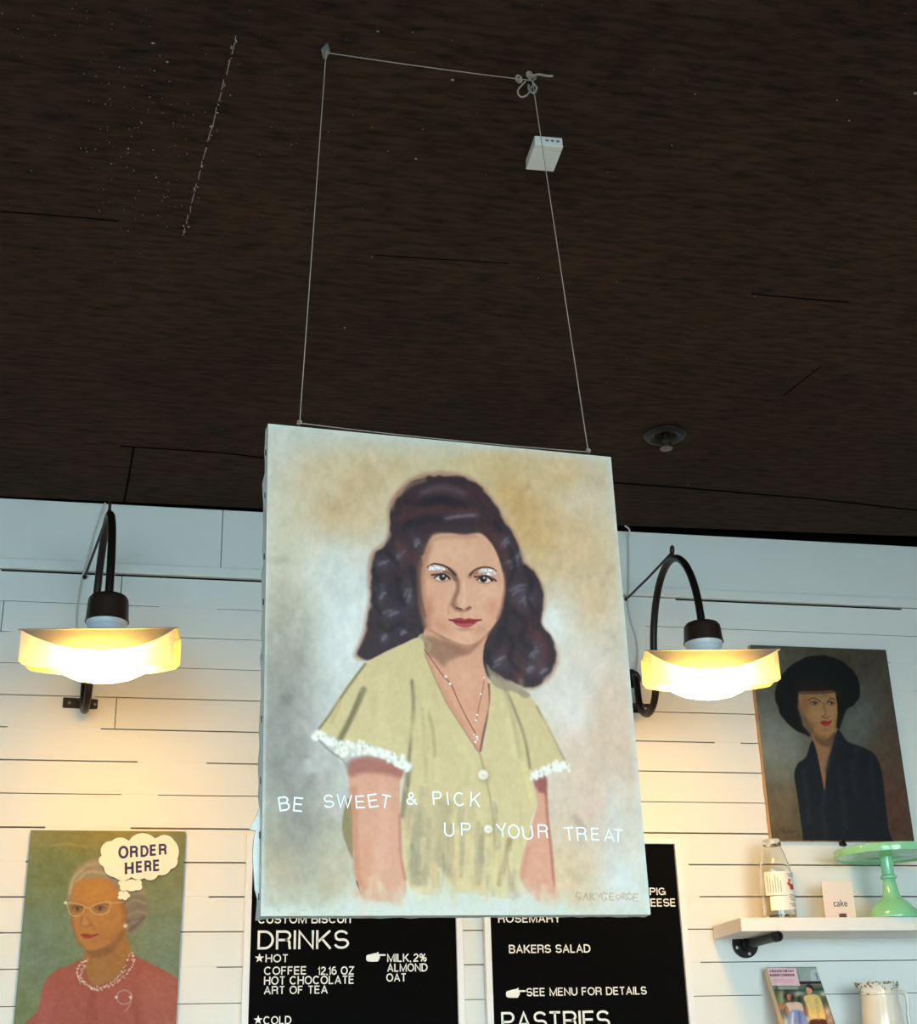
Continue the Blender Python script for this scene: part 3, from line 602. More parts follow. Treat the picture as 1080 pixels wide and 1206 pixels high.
    # ragged lower edge of the brushwork
    for x in range(400, 668, 6):
        h = 8+10*random.Random(x).random(); C.blob(x, 1074-h*.3, 6, h, (192, 206, 198), .75)
    C.stroke([(420, 1052), (470, 1062)], 10, (200, 160, 128), 5, .5)
    # fringed hems, buttons, pearls
    rr = random.Random(4)
    for path, w in (([(370, 867), (381, 868), (393, 877), (405, 888)], 8), ([(402, 879), (420, 881), (438, 884), (456, 890), (470, 898), (480, 903)], 11), ([(628, 913), (642, 908), (656, 903), (667, 903)], 7)):
        S = spline(path, False, 10); C.stroke(path, w, (200, 212, 200), 2.2, .95)
        for q in S[::2]:
            for _ in range(3): C.blob(q[0]+rr.gauss(0, 1.5), q[1]+rr.gauss(0, w*.33), 2.2, 2.6, (232, 240, 232), .9)
            if rr.random() < .5: C.blob(q[0]+rr.gauss(0, 1.5), q[1]+rr.gauss(0, w*.4), 1.6, 2, (150, 156, 140), .6)
    C.stroke([(376, 872), (388, 884), (402, 894), (412, 906)], 2.2, (128, 130, 118), 1.2, .7)
    for bx, by, r in ((569, 912.5, 6), (575, 976.5, 5)):
        C.blob(bx+1, by+1.5, r*1.25, r*1.25, (140, 132, 96), .7); C.fill([(bx+r*math.cos(a), by+r*math.sin(a)) for a in np.linspace(0, 6.283, 9)[:-1]], (216, 220, 200), .9); C.blob(bx-1, by-1, r*.6, r*.6, (234, 236, 222), .8); C.stroke([(bx-1, by), (bx+1.5, by+1)], 1.4, (178, 178, 156), .8, .8)
    C.stroke([(500, 765), (512, 782), (522, 796), (531, 806), (540, 826), (550, 846), (560, 864)], 1.3, (132, 74, 58), .8, .9)
    C.stroke([(570, 802), (568, 815), (564, 832), (562, 846)], 1.2, (150, 92, 74), .8, .8)
    # signature
    for t in [[(684, 1052), (680, 1051), (678, 1056), (681, 1060), (684, 1058), (682, 1056)], [(687, 1060), (690, 1052), (692, 1060)], [(695, 1060), (695, 1052), (699, 1053), (696, 1056), (700, 1060)], [(702, 1052), (705, 1056), (708, 1052)], [(705, 1056), (704, 1061)],
              [(715, 1053), (711, 1051), (708, 1056), (711, 1061), (715, 1059), (713, 1057)], [(723, 1052), (718, 1052), (718, 1060), (723, 1060)], [(718, 1056), (722, 1056)], [(728, 1052), (725, 1056), (728, 1060), (731, 1056), (728, 1052)], [(733, 1060), (733, 1052), (737, 1053), (734, 1056), (738, 1060)], [(743, 1053), (740, 1052), (738, 1056), (741, 1060), (744, 1058)], [(751, 1053), (746, 1053), (746, 1061), (751, 1061)], [(746, 1057), (750, 1057)]]:
        C.stroke(t, 1.3, (160, 132, 98), .8, .62, smooth=False, brk=.12)
    C.grain(5, 5, 51); C.grain(4, 3, 53, 1, .5)
    return C.c
M_PORTRAIT = paint_mat('oil paint on hanging portrait', rough=.5, weave=700, bump=.12)
M_RAW = mat('raw primed canvas', (206, 200, 190), rough=.9, var=.12, scale=60, bump=.4, bscale=400)
M_WOOD = mat('pale stretcher wood', (170, 134, 94), rough=.7, var=.15, scale=20)
M_STAPLE = mat('dark rusted staple', (70, 58, 50), rough=.5, metal=.6)
TINT_P, GAIN_P = (.735, .98, 1.07), .78
por = thing('portrait_painting', 'large hanging canvas portrait of a dark-haired woman in a yellow dress, with white lettering', 'painting', PC)
painted_grid('canvas_front', PW, PHT, 560, 712, lambda u, v: PP(u, v), art_portrait, M_PORTRAIT, TINT_P, GAIN_P, por)
def canvas_sides(O, ux, uz, n, W_, H_, T, parent, m, ragged=0.0, seed=1, name='canvas_edge'):
    """turned-over canvas: four strips running back from the face, with an uneven rear hem"""
    bm = bmesh.new(); r = random.Random(seed); c = [(-W_/2, H_/2), (-W_/2, -H_/2), (W_/2, -H_/2), (W_/2, H_/2)]
    front = []; 
    for i in range(4):
        a = np.array(c[i]); b = np.array(c[(i+1) % 4])
        for k in range(40): front.append(a+(b-a)*k/40)
    A = []; B = []; B2 = []
    for (u, v) in front:
        out = np.array([u/W_*2, v/H_*2]); out = out/np.abs(out).max(); out = np.where(np.abs(out) > .97, np.sign(out), 0)
        w = ragged*(r.random()**2)*(1 if out[0] < 0 else .4)
        p = O+u*ux+v*uz
        A.append(bm.verts.new(p)); q = p-n*T*.6+(out[0]*ux+out[1]*uz)*w*.5; B.append(bm.verts.new(q))
        B2.append(bm.verts.new(p-n*(T+r.uniform(0, ragged))+(out[0]*ux+out[1]*uz)*w))
    N = len(A)
    for i in range(N):
        j = (i+1) % N; bm.faces.new((A[i], A[j], B[j], B[i])); bm.faces.new((B[i], B[j], B2[j], B2[i]))
    return finish(name, bm, m, parent, smooth=False)
canvas_sides(PC, px_, pz_, pn_, PW, PHT, PT, por, M_RAW, ragged=.004, seed=3)
bm = bmesh.new()
def obox(bm, O, ux, uz, n, u0, u1, v0, v1, d0, d1):
    vs = [bm.verts.new(O+u*ux+v*uz+d*n) for u in (u0, u1) for v in (v0, v1) for d in (d0, d1)]
    for f in ((0, 1, 3, 2), (4, 6, 7, 5), (0, 4, 5, 1), (2, 3, 7, 6), (0, 2, 6, 4), (1, 5, 7, 3)): bm.faces.new([vs[i] for i in f])
for a in ((-PW/2+.001, -PW/2+.045, -PHT/2+.001, PHT/2-.001), (PW/2-.045, PW/2-.001, -PHT/2+.001, PHT/2-.001), (-PW/2+.045, PW/2-.045, PHT/2-.045, PHT/2-.001), (-PW/2+.045, PW/2-.045, -PHT/2+.001, -PHT/2+.045), (-PW/2+.045, PW/2-.045, -.02, .02)):
    obox(bm, PC, px_, pz_, pn_, *a, -PT+.001, -.002)
finish('stretcher', bm, M_WOOD, por)
for k in range(9):
    bm = bmesh.new(); v = PHT/2-.03-k*.09-random.Random(k).uniform(0, .02)
    obox(bm, PC, px_, pz_, pn_, -PW/2-.0022, -PW/2-.0004, v-.005, v+.005, -.013, -.0115); finish('staple', bm, M_STAPLE, por)
bm = bmesh.new()                                     # frayed canvas fold sticking out low on the left edge
q0 = pp(-PW/2-.001, -.262, -.012)
add_prism(bm, [tuple(q0+px_*a+pz_*b) for a, b in ((0, .030), (-.006, .014), (-.013, .0), (-.016, -.003), (-.012, -.006), (-.006, -.006), (-.009, -.02), (-.010, -.045), (-.006, -.09), (0, -.11))], tuple(-pn_*.006))
finish('frayed_fold', bm, M_RAW, por)['label'] = 'frayed fold of canvas on the left edge'
M_LETTER = mat('white vinyl lettering', (238, 240, 240), rough=.5, var=.01)
def letter_on(bm, ch, xl, xr, yt, yb, rot, O, ux, uz, n, bold=.10, thick=.0008, lift=.0006):
    a = plane_pt(xl, yb, O, n); b = plane_pt(xr, yb, O, n); t = plane_pt(xl, yt, O, n)
    add_sign(bm, ch, a+n*lift, ux, uz, n, np.linalg.norm((b-a)), abs(np.dot(t-a, uz)), thick, bold, .13, rot)
words = {'BE': [('B', 328, 340.5, 938, 955, 9), ('E', 345.5, 357, 939, 956, -5)],
         'SWEET': [('S', 381, 393, 936, 951.5, 4), ('W', 396, 414.5, 936, 952, -2), ('E', 418.5, 430, 937, 952, 3), ('E', 433.5, 445.5, 935, 951, 9), ('T', 448, 460, 936, 951.5, -11)],
         '&': [('&', 478.5, 491, 933, 948, 2)],
         'PICK': [('P', 509.5, 520.5, 932, 947.5, 4), ('I', 526, 528.2, 933, 948, 5), ('C', 534.5, 547.5, 933, 949.5, 4), ('K', 554, 566, 933.5, 950, -5)],
         'UP': [('U', 523, 535, 969, 985.5, -2), ('P', 543, 554.5, 969, 984, 0)],
         'YOUR': [('Y', 585, 597.5, 970, 985.5, 8), ('O', 598.5, 612, 971, 987.5, 0), ('U', 615.5, 628, 973, 989, 6), ('R', 633.5, 645.5, 971, 987, -1)],
         'TREAT': [('T', 664, 676.5, 974, 990, 3), ('R', 679.5, 691, 974, 990, 2), ('E', 696.5, 706, 975, 990, -1), ('A', 711, 724, 976.5, 991, -2), ('T', 722.5, 734, 976.5, 992, -6)]}
for w_, ls in words.items():
    bm = bmesh.new()
    for l in ls: letter_on(bm, *l, PC, px_, pz_, pn_, bold=.105)
    finish('lettering', bm, M_LETTER, por)['label'] = 'white stick-on letters reading '+w_
M_GLITTER = mat('silver glitter', (235, 230, 235), rough=.25, metal=.25, var=.3, scale=900)
rg = random.Random(8)
for poly in ([(504, 669), (507, 666), (513, 665.5), (520, 668), (524, 671), (520, 673), (512, 671.5), (506, 671.5)], [(563.5, 673), (568, 670.5), (575, 670), (583, 672), (585, 677), (580, 678), (573, 676.5), (565, 676)]):
    bm = bmesh.new(); P2 = np.array(poly); n_ = 0
    while n_ < 90:
        x = rg.uniform(P2[:, 0].min(), P2[:, 0].max()); y = rg.uniform(P2[:, 1].min(), P2[:, 1].max()); ins = False
        for i in range(len(P2)):
            x1, y1 = P2[i-1]; x2, y2 = P2[i]
            if (y1 > y) != (y2 > y) and x < (x2-x1)*(y-y1)/(y2-y1)+x1: ins = not ins
        if not ins: continue
        n_ += 1; c = plane_pt(x, y, PC, pn_)+pn_*rg.uniform(.0004, .0012); s = rg.uniform(.0006, .0012); t1 = px_*rg.uniform(-1, 1)+pz_*rg.uniform(-1, 1); t1 /= np.linalg.norm(t1)+1e-9
        nn = pn_+px_*rg.uniform(-.4, .4)+pz_*rg.uniform(-.4, .4); t2 = np.cross(nn, t1)
        add_prism(bm, [tuple(c+s*(math.cos(k*1.047)*t1+math.sin(k*1.047)*t2)) for k in range(6)], tuple(-pn_*.0003))
    finish('glitter', bm, M_GLITTER, por)['label'] = 'white glitter stuck on an eyelid'
# rhinestones on the painted necklace
for x, y, s in ((525, 797, 3.0), (530, 805.5, 3.0), (570, 798, 1.6), (566, 817.5, 2.4), (562, 842, 2.2), (560.5, 848.5, 2.0), (558, 865, 1.8), (561.5, 868, 2.8), (560, 874, 2.6), (562, 871, 2.0)):
    bm = bmesh.new(); c = plane_pt(x, y, PC, pn_)+pn_*.0004; s *= .00080
    r_ = bmesh.ops.create_icosphere(bm, subdivisions=1, radius=s); bmesh.ops.translate(bm, verts=r_['verts'], vec=Vector(c)); finish('rhinestone', bm, mat('white rhinestone', (245, 246, 248), rough=.15, var=.02), por)

# twine, ceiling hooks
M_TWINE = mat('grey cotton twine', (158, 138, 122), rough=.9, var=.3, scale=400)
tie_l = pp(-PW/2+.054, PHT/2+.0075, -.010); tie_r = pp(PW/2-.038, PHT/2+.0075, -.010)
for q_ in (tie_l, tie_r):
    bm = bmesh.new(); add_tube(bm, [tuple(q_-pz_*.0125), tuple(q_-pz_*.0045)], .0012, seg=8)
    add_tube(bm, [tuple(q_-pz_*.002+.0032*(math.cos(a)*pn_+math.sin(a)*pz_)) for a in np.linspace(0, 6.283, 13)[:-1]], .0009, seg=6, close=True); finish('eyelet', bm, M_STAPLE, por, True)
hook_l = cp(384, 62, .012); hook_r = cp(627, 95, .016)
twine = thing('hanging_twine', 'thin grey twine running from the ceiling hooks down to the big portrait', 'twine', (hook_l+hook_r)/2)
bm = bmesh.new()
def strand(a, b, r=.0011, sag=0.0, n=14):
    return [tuple(np.asarray(a)*(1-t)+np.asarray(b)*t-np.array([0, 0, sag*4*t*(1-t)])) for t in np.linspace(0, 1, n)]
for a, b, s in ((tie_l, hook_l, 0), (hook_l, hook_r, .002), (hook_r, tie_r, 0), (tie_l+pz_*.004, tie_r+pz_*.003, .0035)):
    add_tube(bm, strand(a, b, sag=s), .0009, seg=8)
finish('strand', bm, M_TWINE, twine, smooth=True)
def knot(center, r, seed, loops=3, parent=twine, m=M_TWINE):
    bm = bmesh.new(); q = random.Random(seed)
    for k in range(loops):
        ax = Vector((q.gauss(0, 1), q.gauss(0, 1), q.gauss(0, 1))).normalized(); o1 = ax.orthogonal().normalized(); o2 = ax.cross(o1); rad = r*q.uniform(.55, 1)
        add_tube(bm, [tuple(Vector(center)+rad*(math.cos(a)*o1+.7*math.sin(a)*o2)) for a in np.linspace(0, 2*math.pi, 14)[:-1]], .0016, seg=6, close=True)
    return finish('knot', bm, m, parent, smooth=True)
knot(tie_l+pz_*.005, .004, 1); knot(tie_r+pz_*.006, .005, 2); knot(hook_r+np.array([-.026, 0, .0]), .008, 3, 5); knot(hook_r+np.array([-.008, -.010, .004]), .0075, 6, 4)
bm = bmesh.new()
lp = [hook_r+np.array(d) for d in ((-.012, .004, 0), (-.022, .024, -.006), (-.014, .036, -.01), (-.002, .03, -.008), (.002, .012, -.002))]
add_tube(bm, smooth_path(lp, 5), .0018, seg=6)
tl = [hook_r+np.array(d) for d in ((-.006, -.004, .004), (.006, -.016, .002), (.022, -.022, -.004), (.032, -.026, -.006))]
add_tube(bm, smooth_path(tl, 5), .0022, seg=6); finish('loop', bm, M_TWINE, twine, smooth=True)
M_HOOK = mat('dull grey metal hook', (128, 126, 122), rough=.5, metal=.5)
h1 = thing('ceiling_hook', 'small grey diamond-shaped hook on the dark ceiling at the left end of the twine', 'hook', cp(384, 58), group='ceiling hooks holding the twine')
bm = bmesh.new(); c = np.array(h1.location)
add_prism(bm, [tuple(c+np.array(d)) for d in ((0, -.022, -.001), (.007, -.002, -.001), (.003, .018, -.001), (-.003, .018, -.001), (-.009, -.002, -.001))], (0, 0, -.005)); finish('plate', bm, M_HOOK, h1)
bm = bmesh.new(); add_tube(bm, [tuple(c+np.array((.0, .004+.010*math.cos(a), -.006-.009*math.sin(a)))) for a in np.linspace(0, math.pi, 12)], .0016, seg=8); finish('eye', bm, M_HOOK, h1, smooth=True)
h2 = thing('ceiling_hook', 'small grey screw hook on the dark ceiling under the tangled twine knot', 'hook', cp(627, 91), group='ceiling hooks holding the twine')
bm = bmesh.new(); c = np.array(h2.location)
add_tube(bm, smooth_path([tuple(c+np.array(d)) for d in ((0, 0, .0), (0, 0, -.012), (.008, .004, -.02), (.004, .01, -.028), (-.006, .006, -.024), (-.008, .0, -.018))], 5), .0022, seg=8); finish('shank', bm, M_HOOK, h2, smooth=True)
bm = bmesh.new(); add_lathe(bm, [(0, 0), (.008, 0), (.008, -.002), (0, -.003)], tuple(c), 16); finish('flange', bm, M_HOOK, h2)

# white box on the ceiling, round dark fitting
M_BOX = mat('white plastic', (222, 214, 204), rough=.45, var=.02)
bx0, bx1, by0, by1, bz = .652, .709, -2.014, -1.934, 3.274
wb = thing('ceiling_box', 'small white plastic box fixed to the dark ceiling behind the twine', 'box', ((bx0+bx1)/2, (by0+by1)/2, CEIL))
Mz = Matrix.Translation(Vector(wb.location)) @ Matrix.Rotation(math.radians(-1.5), 4, 'Z') @ Matrix.Translation(-Vector(wb.location))
bm = bmesh.new(); add_box(bm, (bx0, by0, bz+.005), (bx1, by1, CEIL), bev=.002, M=Mz); finish('housing', bm, M_BOX, wb)
bm = bmesh.new(); add_box(bm, (bx0-.0005, by0+.0155, bz), (bx1+.0005, by1+.0005, bz+.006), bev=.0015, M=Mz); finish('lower_cover', bm, M_BOX, wb)
bm = bmesh.new(); add_box(bm, (bx0-.0005, by0-.0005, bz), (bx1+.0005, by0+.0145, bz+.006), bev=.0015, M=Mz); finish('end_cover', bm, M_BOX, wb)
bm = bmesh.new()
for i in range(3): add_box(bm, (bx0+.022+.011*i, by0-.0012, bz+.011), (bx0+.028+.011*i, by0+.001, bz+.015), M=Mz)
finish('socket', bm, mat('blue grey plastic', (90, 110, 128), rough=.5), wb)['label'] = 'small dark sockets on the near end'
M_FIT = mat('dark grey fitting', (30, 27, 24), rough=.45, metal=.4, var=.2)
fc = cp(783, 511)
ft = thing('sprinkler_fitting', 'round dark sprinkler fitting in the ceiling above the right lamp', 'sprinkler', fc)
bm = bmesh.new(); add_lathe(bm, [(.030, -.001), (.060, -.001), (.062, -.004), (.058, -.010), (.046, -.014), (.034, -.009), (.030, -.001)], tuple(fc), 40); finish('escutcheon', bm, M_FIT, ft, smooth=True)
bm = bmesh.new(); add_lathe(bm, [(0, -.001), (.012, -.001), (.012, -.02), (.008, -.024), (0, -.024)], tuple(fc), 20); finish('body', bm, M_FIT, ft, smooth=True)
bm = bmesh.new()
for sx in (-1, 1): add_tube(bm, smooth_path([tuple(fc+np.array(d)) for d in ((sx*.008, 0, -.02), (sx*.014, 0, -.03), (sx*.008, 0, -.042), (0, 0, -.046))], 4), .002, seg=8)
finish('yoke', bm, M_FIT, ft, smooth=True)
bm = bmesh.new(); add_lathe(bm, [(0, -.046), (.018, -.046), (.019, -.048), (0, -.049)], tuple(fc), 12); finish('deflector', bm, mat('worn steel', (110, 104, 100), rough=.4, metal=.7), ft)

# ------------------------------------------------------------------ gooseneck lamps
M_PIPE = mat('black gooseneck pipe', (30, 23, 20), rough=.38, metal=.35, var=.2)
M_CAP = mat('dark brown socket cap', (44, 30, 24), rough=.4, var=.15)
M_PORC = mat('white porcelain', (222, 224, 228), rough=.3, var=.02)
M_SHADE = mat('grey galvanised sheet', (112, 112, 118), rough=.55, metal=.2, var=.08)
def translucent_mat():
    m = bpy.data.materials.new('white translucent reflector'); m.use_nodes = True; nt = m.node_tree
    nt.nodes.remove(nt.nodes['Principled BSDF']); out = nt.nodes['Material Output']
    tc = nt.nodes.new('ShaderNodeTexCoord'); n = nt.nodes.new('ShaderNodeTexNoise'); n.inputs['Scale'].default_value = 40
    nt.links.new(tc.outputs['Object'], n.inputs['Vector'])
    mx = nt.nodes.new('ShaderNodeMix'); mx.data_type = 'RGBA'; mx.inputs['A'].default_value = (.34, .36, .42, 1); mx.inputs['B'].default_value = (.38, .40, .46, 1)
    nt.links.new(n.outputs['Fac'], mx.inputs['Factor'])
    d = nt.nodes.new('ShaderNodeBsdfDiffuse'); d.inputs['Color'].default_value = (.22, .22, .2, 1)
    t = nt.nodes.new('ShaderNodeBsdfTranslucent'); nt.links.new(mx.outputs['Result'], t.inputs['Color'])
    a = nt.nodes.new('ShaderNodeAddShader'); nt.links.new(d.outputs[0], a.inputs[0]); nt.links.new(t.outputs[0], a.inputs[1])
    nt.links.new(a.outputs[0], out.inputs['Surface'])
    return m
M_CORD = mat('white electric cord', (206, 200, 190), rough=.5, var=.03)
M_REFL = translucent_mat()
M_BULB = bpy.data.materials.new('glowing warm bulb'); M_BULB.use_nodes = True
_b = M_BULB.node_tree.nodes['Principled BSDF']; _b.inputs['Base Color'].default_value = (1, .9, .75, 1)
_b.inputs['Emission Color'].default_value = LAMP_COLOR+(1,); _b.inputs['Emission Strength'].default_value = LAMP_STRENGTH
def lamp(label, x, z_low, z_top, z_cap, yaw, shade_yaw, plate, hw, stay, cord_pts, cap=.060):
    t = thing('gooseneck_lamp', label, 'lamp', (x, 0, 0), yaw, 'gooseneck wall lamps')
    def put(name, bm, m, smooth=False, parent=t):
        return finish(name, bm, m, parent, smooth, world=False)
    HY = -.63
    # pipe: up from the wall flange, round a U at the bottom, up and over
    pts = [(0, -.004, z_low+.150), (0, -.028, z_low+.147), (0, -.044, z_low+.132), (0, -.048, z_low+.105)]
    pts += [(0, -.134+.086*math.cos(a), z_low+.086-.086*math.sin(a)) for a in np.linspace(0, math.pi, 16)]
    za = z_top-.28
    pts += [(0, -.220, z_low+.12)]
    pts += [(0, -.425+.205*math.cos(a), za+.28*math.sin(a)) for a in np.linspace(0, math.pi, 26)]
    pts += [(0, HY, z_cap-.01)]
    bm = bmesh.new(); add_tube(bm, pts, .0112, seg=16); put('arm_pipe', bm, M_PIPE, True)
    bm = bmesh.new(); add_box(bm, (-.055, -.006, z_low+.035), (.055, 0, z_low+.066), bev=.002)
    add_tube(bm, [(0.0, -.048+.0135*math.cos(a), z_low+.05) if False else (.0145*math.cos(a), -.048+.0145*math.sin(a), z_low+.05) for a in np.linspace(0, 2*math.pi, 17)[:-1]], .0035, seg=6, close=True)
    add_box(bm, (-.004, -.036, z_low+.046), (.004, -.002, z_low+.054))
    br = put('wall_bracket', bm, M_DARK)
    for sx in (-.037, .037):
        bm = bmesh.new(); bmesh.ops.create_uvsphere(bm, u_segments=10, v_segments=6, radius=.0048, matrix=Matrix.Translation((sx, -.006, z_low+.05))); finish('screw', bm, M_SCREW, br, True, world=False)
    bm = bmesh.new(); bmesh.ops.create_cone(bm, segments=24, radius1=.032, radius2=.026, depth=.01, cap_ends=True, matrix=Matrix.Translation((0, -.005, z_low+.150)) @ Matrix.Rotation(math.radians(90), 4, 'X')); put('flange', bm, M_DARK)
    # eye at the crown and the stay rod to the wall
    bm = bmesh.new(); add_tube(bm, [(0, -.455+.011*math.cos(a), z_top+.024+.013*math.sin(a)) for a in np.linspace(0, 2*math.pi, 18)[:-1]], .0036, seg=8, close=True)
    add_tube(bm, [(.0, -.455, z_top+.0), (0, -.455, z_top+.014)], .0055, seg=8); put('eye_ring', bm, M_DARK, True)
    bm = bmesh.new(); sx, sz = stay; end = Vector((sx, 0, sz)); end.y = -.008
    add_tube(bm, [(.0, -.452, z_top+.018), tuple(Vector((0, -.452, z_top+.018)).lerp(end, .5)+Vector((0, 0, -.003))), tuple(end)], .0040, seg=8)
    bmesh.ops.create_uvsphere(bm, u_segments=10, v_segments=6, radius=.0075, matrix=Matrix.Translation(end)); put('stay_rod', bm, M_DARK, True)
    # socket
    bm = bmesh.new(); add_lathe(bm, [(0, .0), (.036, .0), (.045, -.004), (.0505, -.011), (.0525, -.022), (.0545, .010-cap), (.0565, -cap), (.052, -cap-.0005), (.05, .010-cap), (0, .010-cap)], (0, HY, z_cap), 40); put('socket_cap', bm, M_CAP, True)
    zb = z_cap-cap
    bm = bmesh.new(); add_lathe(bm, [(0, .012), (.052, .012), (.053, .0), (.051, -.012), (.047, -.016), (.047, -.034), (.05, -.04), (.05, -plate+.0023), (0, -plate+.0023)], (0, HY, zb), 40); put('socket_neck', bm, M_PORC, True)
    zp = zb-plate
    S = Matrix.Translation((0, HY, zp)) @ Matrix.Rotation(shade_yaw, 4, 'Z')
    fy, sag, drop, hh = -.10, .060, .036, .088
    def prof(q): return 1-q*q*(.78+.22*q*q)
    def sheet(rows, m, name, th=0.0):
        """rows of points (each a list along the width) joined into one curved sheet, th thick towards the wall"""
        bm = bmesh.new(); off = [0.0] if not th else [0.0, th]; V = []
        for o_ in off: V.append([[bm.verts.new(S @ (Vector(p)+Vector((0, o_, 0)))) for p in r] for r in rows])
        R_, C_ = len(rows), len(rows[0])
        for L in V:
            for a in range(R_-1):
                for b in range(C_-1): bm.faces.new((L[a][b], L[a+1][b], L[a+1][b+1], L[a][b+1]))
        if th:
            ring = [(0, b) for b in range(C_)]+[(a, C_-1) for a in range(1, R_)]+[(R_-1, b) for b in range(C_-2, -1, -1)]+[(a, 0) for a in range(R_-2, 0, -1)]
            for (a, b), (c, d) in zip(ring, ring[1:]+ring[:1]): bm.faces.new((V[0][a][b], V[0][c][d], V[1][c][d], V[1][a][b]))
        return put(name, bm, m, True)
    Q = np.linspace(-1, 1, 41)
    def corner(q): return max(0, (abs(q)-.93)/.07)**2
    back = .090
    # flat top sheet, sloping front valance, lit inner reflector, outer shell
    bm = bmesh.new()
    add_prism(bm, [tuple(S @ Vector((hw*q, fy+back+sag*prof(q), .0004))) for q in Q]+[tuple(S @ Vector((hw+.008, fy-.003, .0004))), tuple(S @ Vector((-hw-.008, fy-.003, .0004)))], (0, 0, .002)); put('shade_top', bm, M_SHADE)
    sheet([[(hw*q, fy+sag*prof(q)*t, -drop*prof(q)*t) for q in Q] for t in (0, .25, .5, .75, 1)], M_SHADE, 'valance')
    sheet([[(hw*q, fy+.0012+sag*prof(q)*(1-.45*t), -drop*prof(q)*(1-t)-(hh+.006*prof(q))*t*(1-.07*corner(q))) for q in Q] for t in (0, .33, .66, 1)], M_REFL, 'reflector')
    sheet([[((hw+.004)*q, fy+back+sag*prof(q), -.078*t*(1-.12*corner(q))) for q in Q] for t in (0, .5, 1)], M_SHADE, 'outer_shell', th=.0015)
    # bulb: a wide flattened glass globe between reflector and shell
    bm = bmesh.new(); add_lathe(bm, [(0, .040), (.045, .036), (.085, .016), (.105, -.006), (.106, -.018), (.092, -.040), (.062, -.056), (.03, -.063), (0, -.065)], (0, 0, 0), 40)
    bmesh.ops.transform(bm, matrix=S @ Matrix.Translation((0, .005, -.050)) @ Matrix.Diagonal((1.08, .34, .93, 1)), verts=bm.verts); put('bulb', bm, M_BULB, True)
    bm = bmesh.new(); add_tube(bm, smooth_path(cord_pts, 6), .0030, seg=8)
    bmesh.ops.transform(bm, matrix=(Matrix.Translation((x, 0, 0)) @ Matrix.Rotation(yaw, 4, 'Z')).inverted(), verts=bm.verts)
    put('power_cord', bm, M_CORD, True)['label'] = 'thin white cord running down the wall'
    return t
lamp('black gooseneck lamp above the portrait of the older lady, left of the hanging portrait', -.248, 2.600, 3.078, 2.779, math.radians(7.6), math.radians(-16.5), .051, .191, (-.022, 3.047), [(-.224, -.022, 3.292), (-.2305, -.015, 3.27), (-.250, -.008, 3.19), (-.262, -.014, 3.11), (-.273, -.016, 3.06), (-.276, -.008, 3.04), (-.283, -.006, 2.964), (-.282, -.008, 2.90), (-.276, -.02, 2.83)], .074)
lamp('black gooseneck lamp between the hanging portrait and the portrait with the hat', 1.473, 2.632, 3.030, 2.767, 0.0, math.radians(-9.0), .052, .180, (.0, 3.052), [(1.468, -.065, 3.290), (1.489, -.045, 3.285), (1.494, -.016, 3.262), (1.492, -.008, 3.20), (1.483, -.014, 3.10), (1.476, -.020, 3.06), (1.478, -.008, 3.02), (1.484, -.006, 2.97), (1.496, -.006, 2.925), (1.497, -.008, 2.86), (1.478, -.03, 2.80)])
# ------------------------------------------------------------------ letter boards
M_FRAME = mat('white painted frame', (232, 231, 232), rough=.4, var=.015)
M_FELT = mat('black grooved felt', (8, 8, 9), rough=.95, var=.2, scale=300, bump=.5, bscale=500, spec=.1)
M_PLASTIC = mat('white plastic letters', (238, 234, 228), rough=.4, var=.01)
EX, EZ, NY = np.array([1.0, 0, 0]), np.array([0, 0, 1.0]), np.array([0, -1.0, 0])
def letter_board(label, x0, x1, z0, z1):
    t = thing('letter_board', label, 'menu board', ((x0+x1)/2, 0, z0), group='black menu letter boards')
    fw, d = .0195, .024
    bm = bmesh.new()
    for lo, hi in (((x0, -d, z0), (x0+fw, -.001, z1)), ((x1-fw, -d, z0), (x1, -.001, z1)), ((x0+fw, -d, z1-fw), (x1-fw, -.001, z1)), ((x0+fw, -d, z0), (x1-fw, -.001, z0+fw))): add_box(bm, lo, hi, bev=.0015)
    finish('frame', bm, M_FRAME, t)
    bm = bmesh.new(); add_box(bm, (x0+fw-.002, -.012, z0+fw-.002), (x1-fw+.002, -.004, z1-fw+.002))
    z = z0+fw
    while z < z1-fw:
        add_box(bm, (x0+fw, -.0132, z+.001), (x1-fw, -.0118, z+.0052)); z += .0064
    finish('felt', bm, M_FELT, t)
    return t
BY = -.0136
def board_text(parent, s, xl, xr, yt, yb, bold=.15):
    a = wall_pt(xl, yb, BY); b = wall_pt(xr, yb, BY); c = wall_pt(xl, yt, BY)
    bm = bmesh.new(); add_sign(bm, s, a, EX, EZ, NY, b[0]-a[0], c[2]-a[2], .0016, bold, .11)
    o = finish('lettering', bm, M_PLASTIC, parent); o['label'] = 'white letters reading '+s; return o
def board_star(parent, x, y, r):
    c = wall_pt(x, y, BY); R = r*.00232
    bm = bmesh.new(); add_prism(bm, [tuple(c+np.array([(R if k % 2 == 0 else R*.40)*math.sin(k*math.pi/5), 0, (R if k % 2 == 0 else R*.40)*math.cos(k*math.pi/5)])) for k in range(10)], (0, -.0016, 0))
    finish('star', bm, M_PLASTIC, parent)
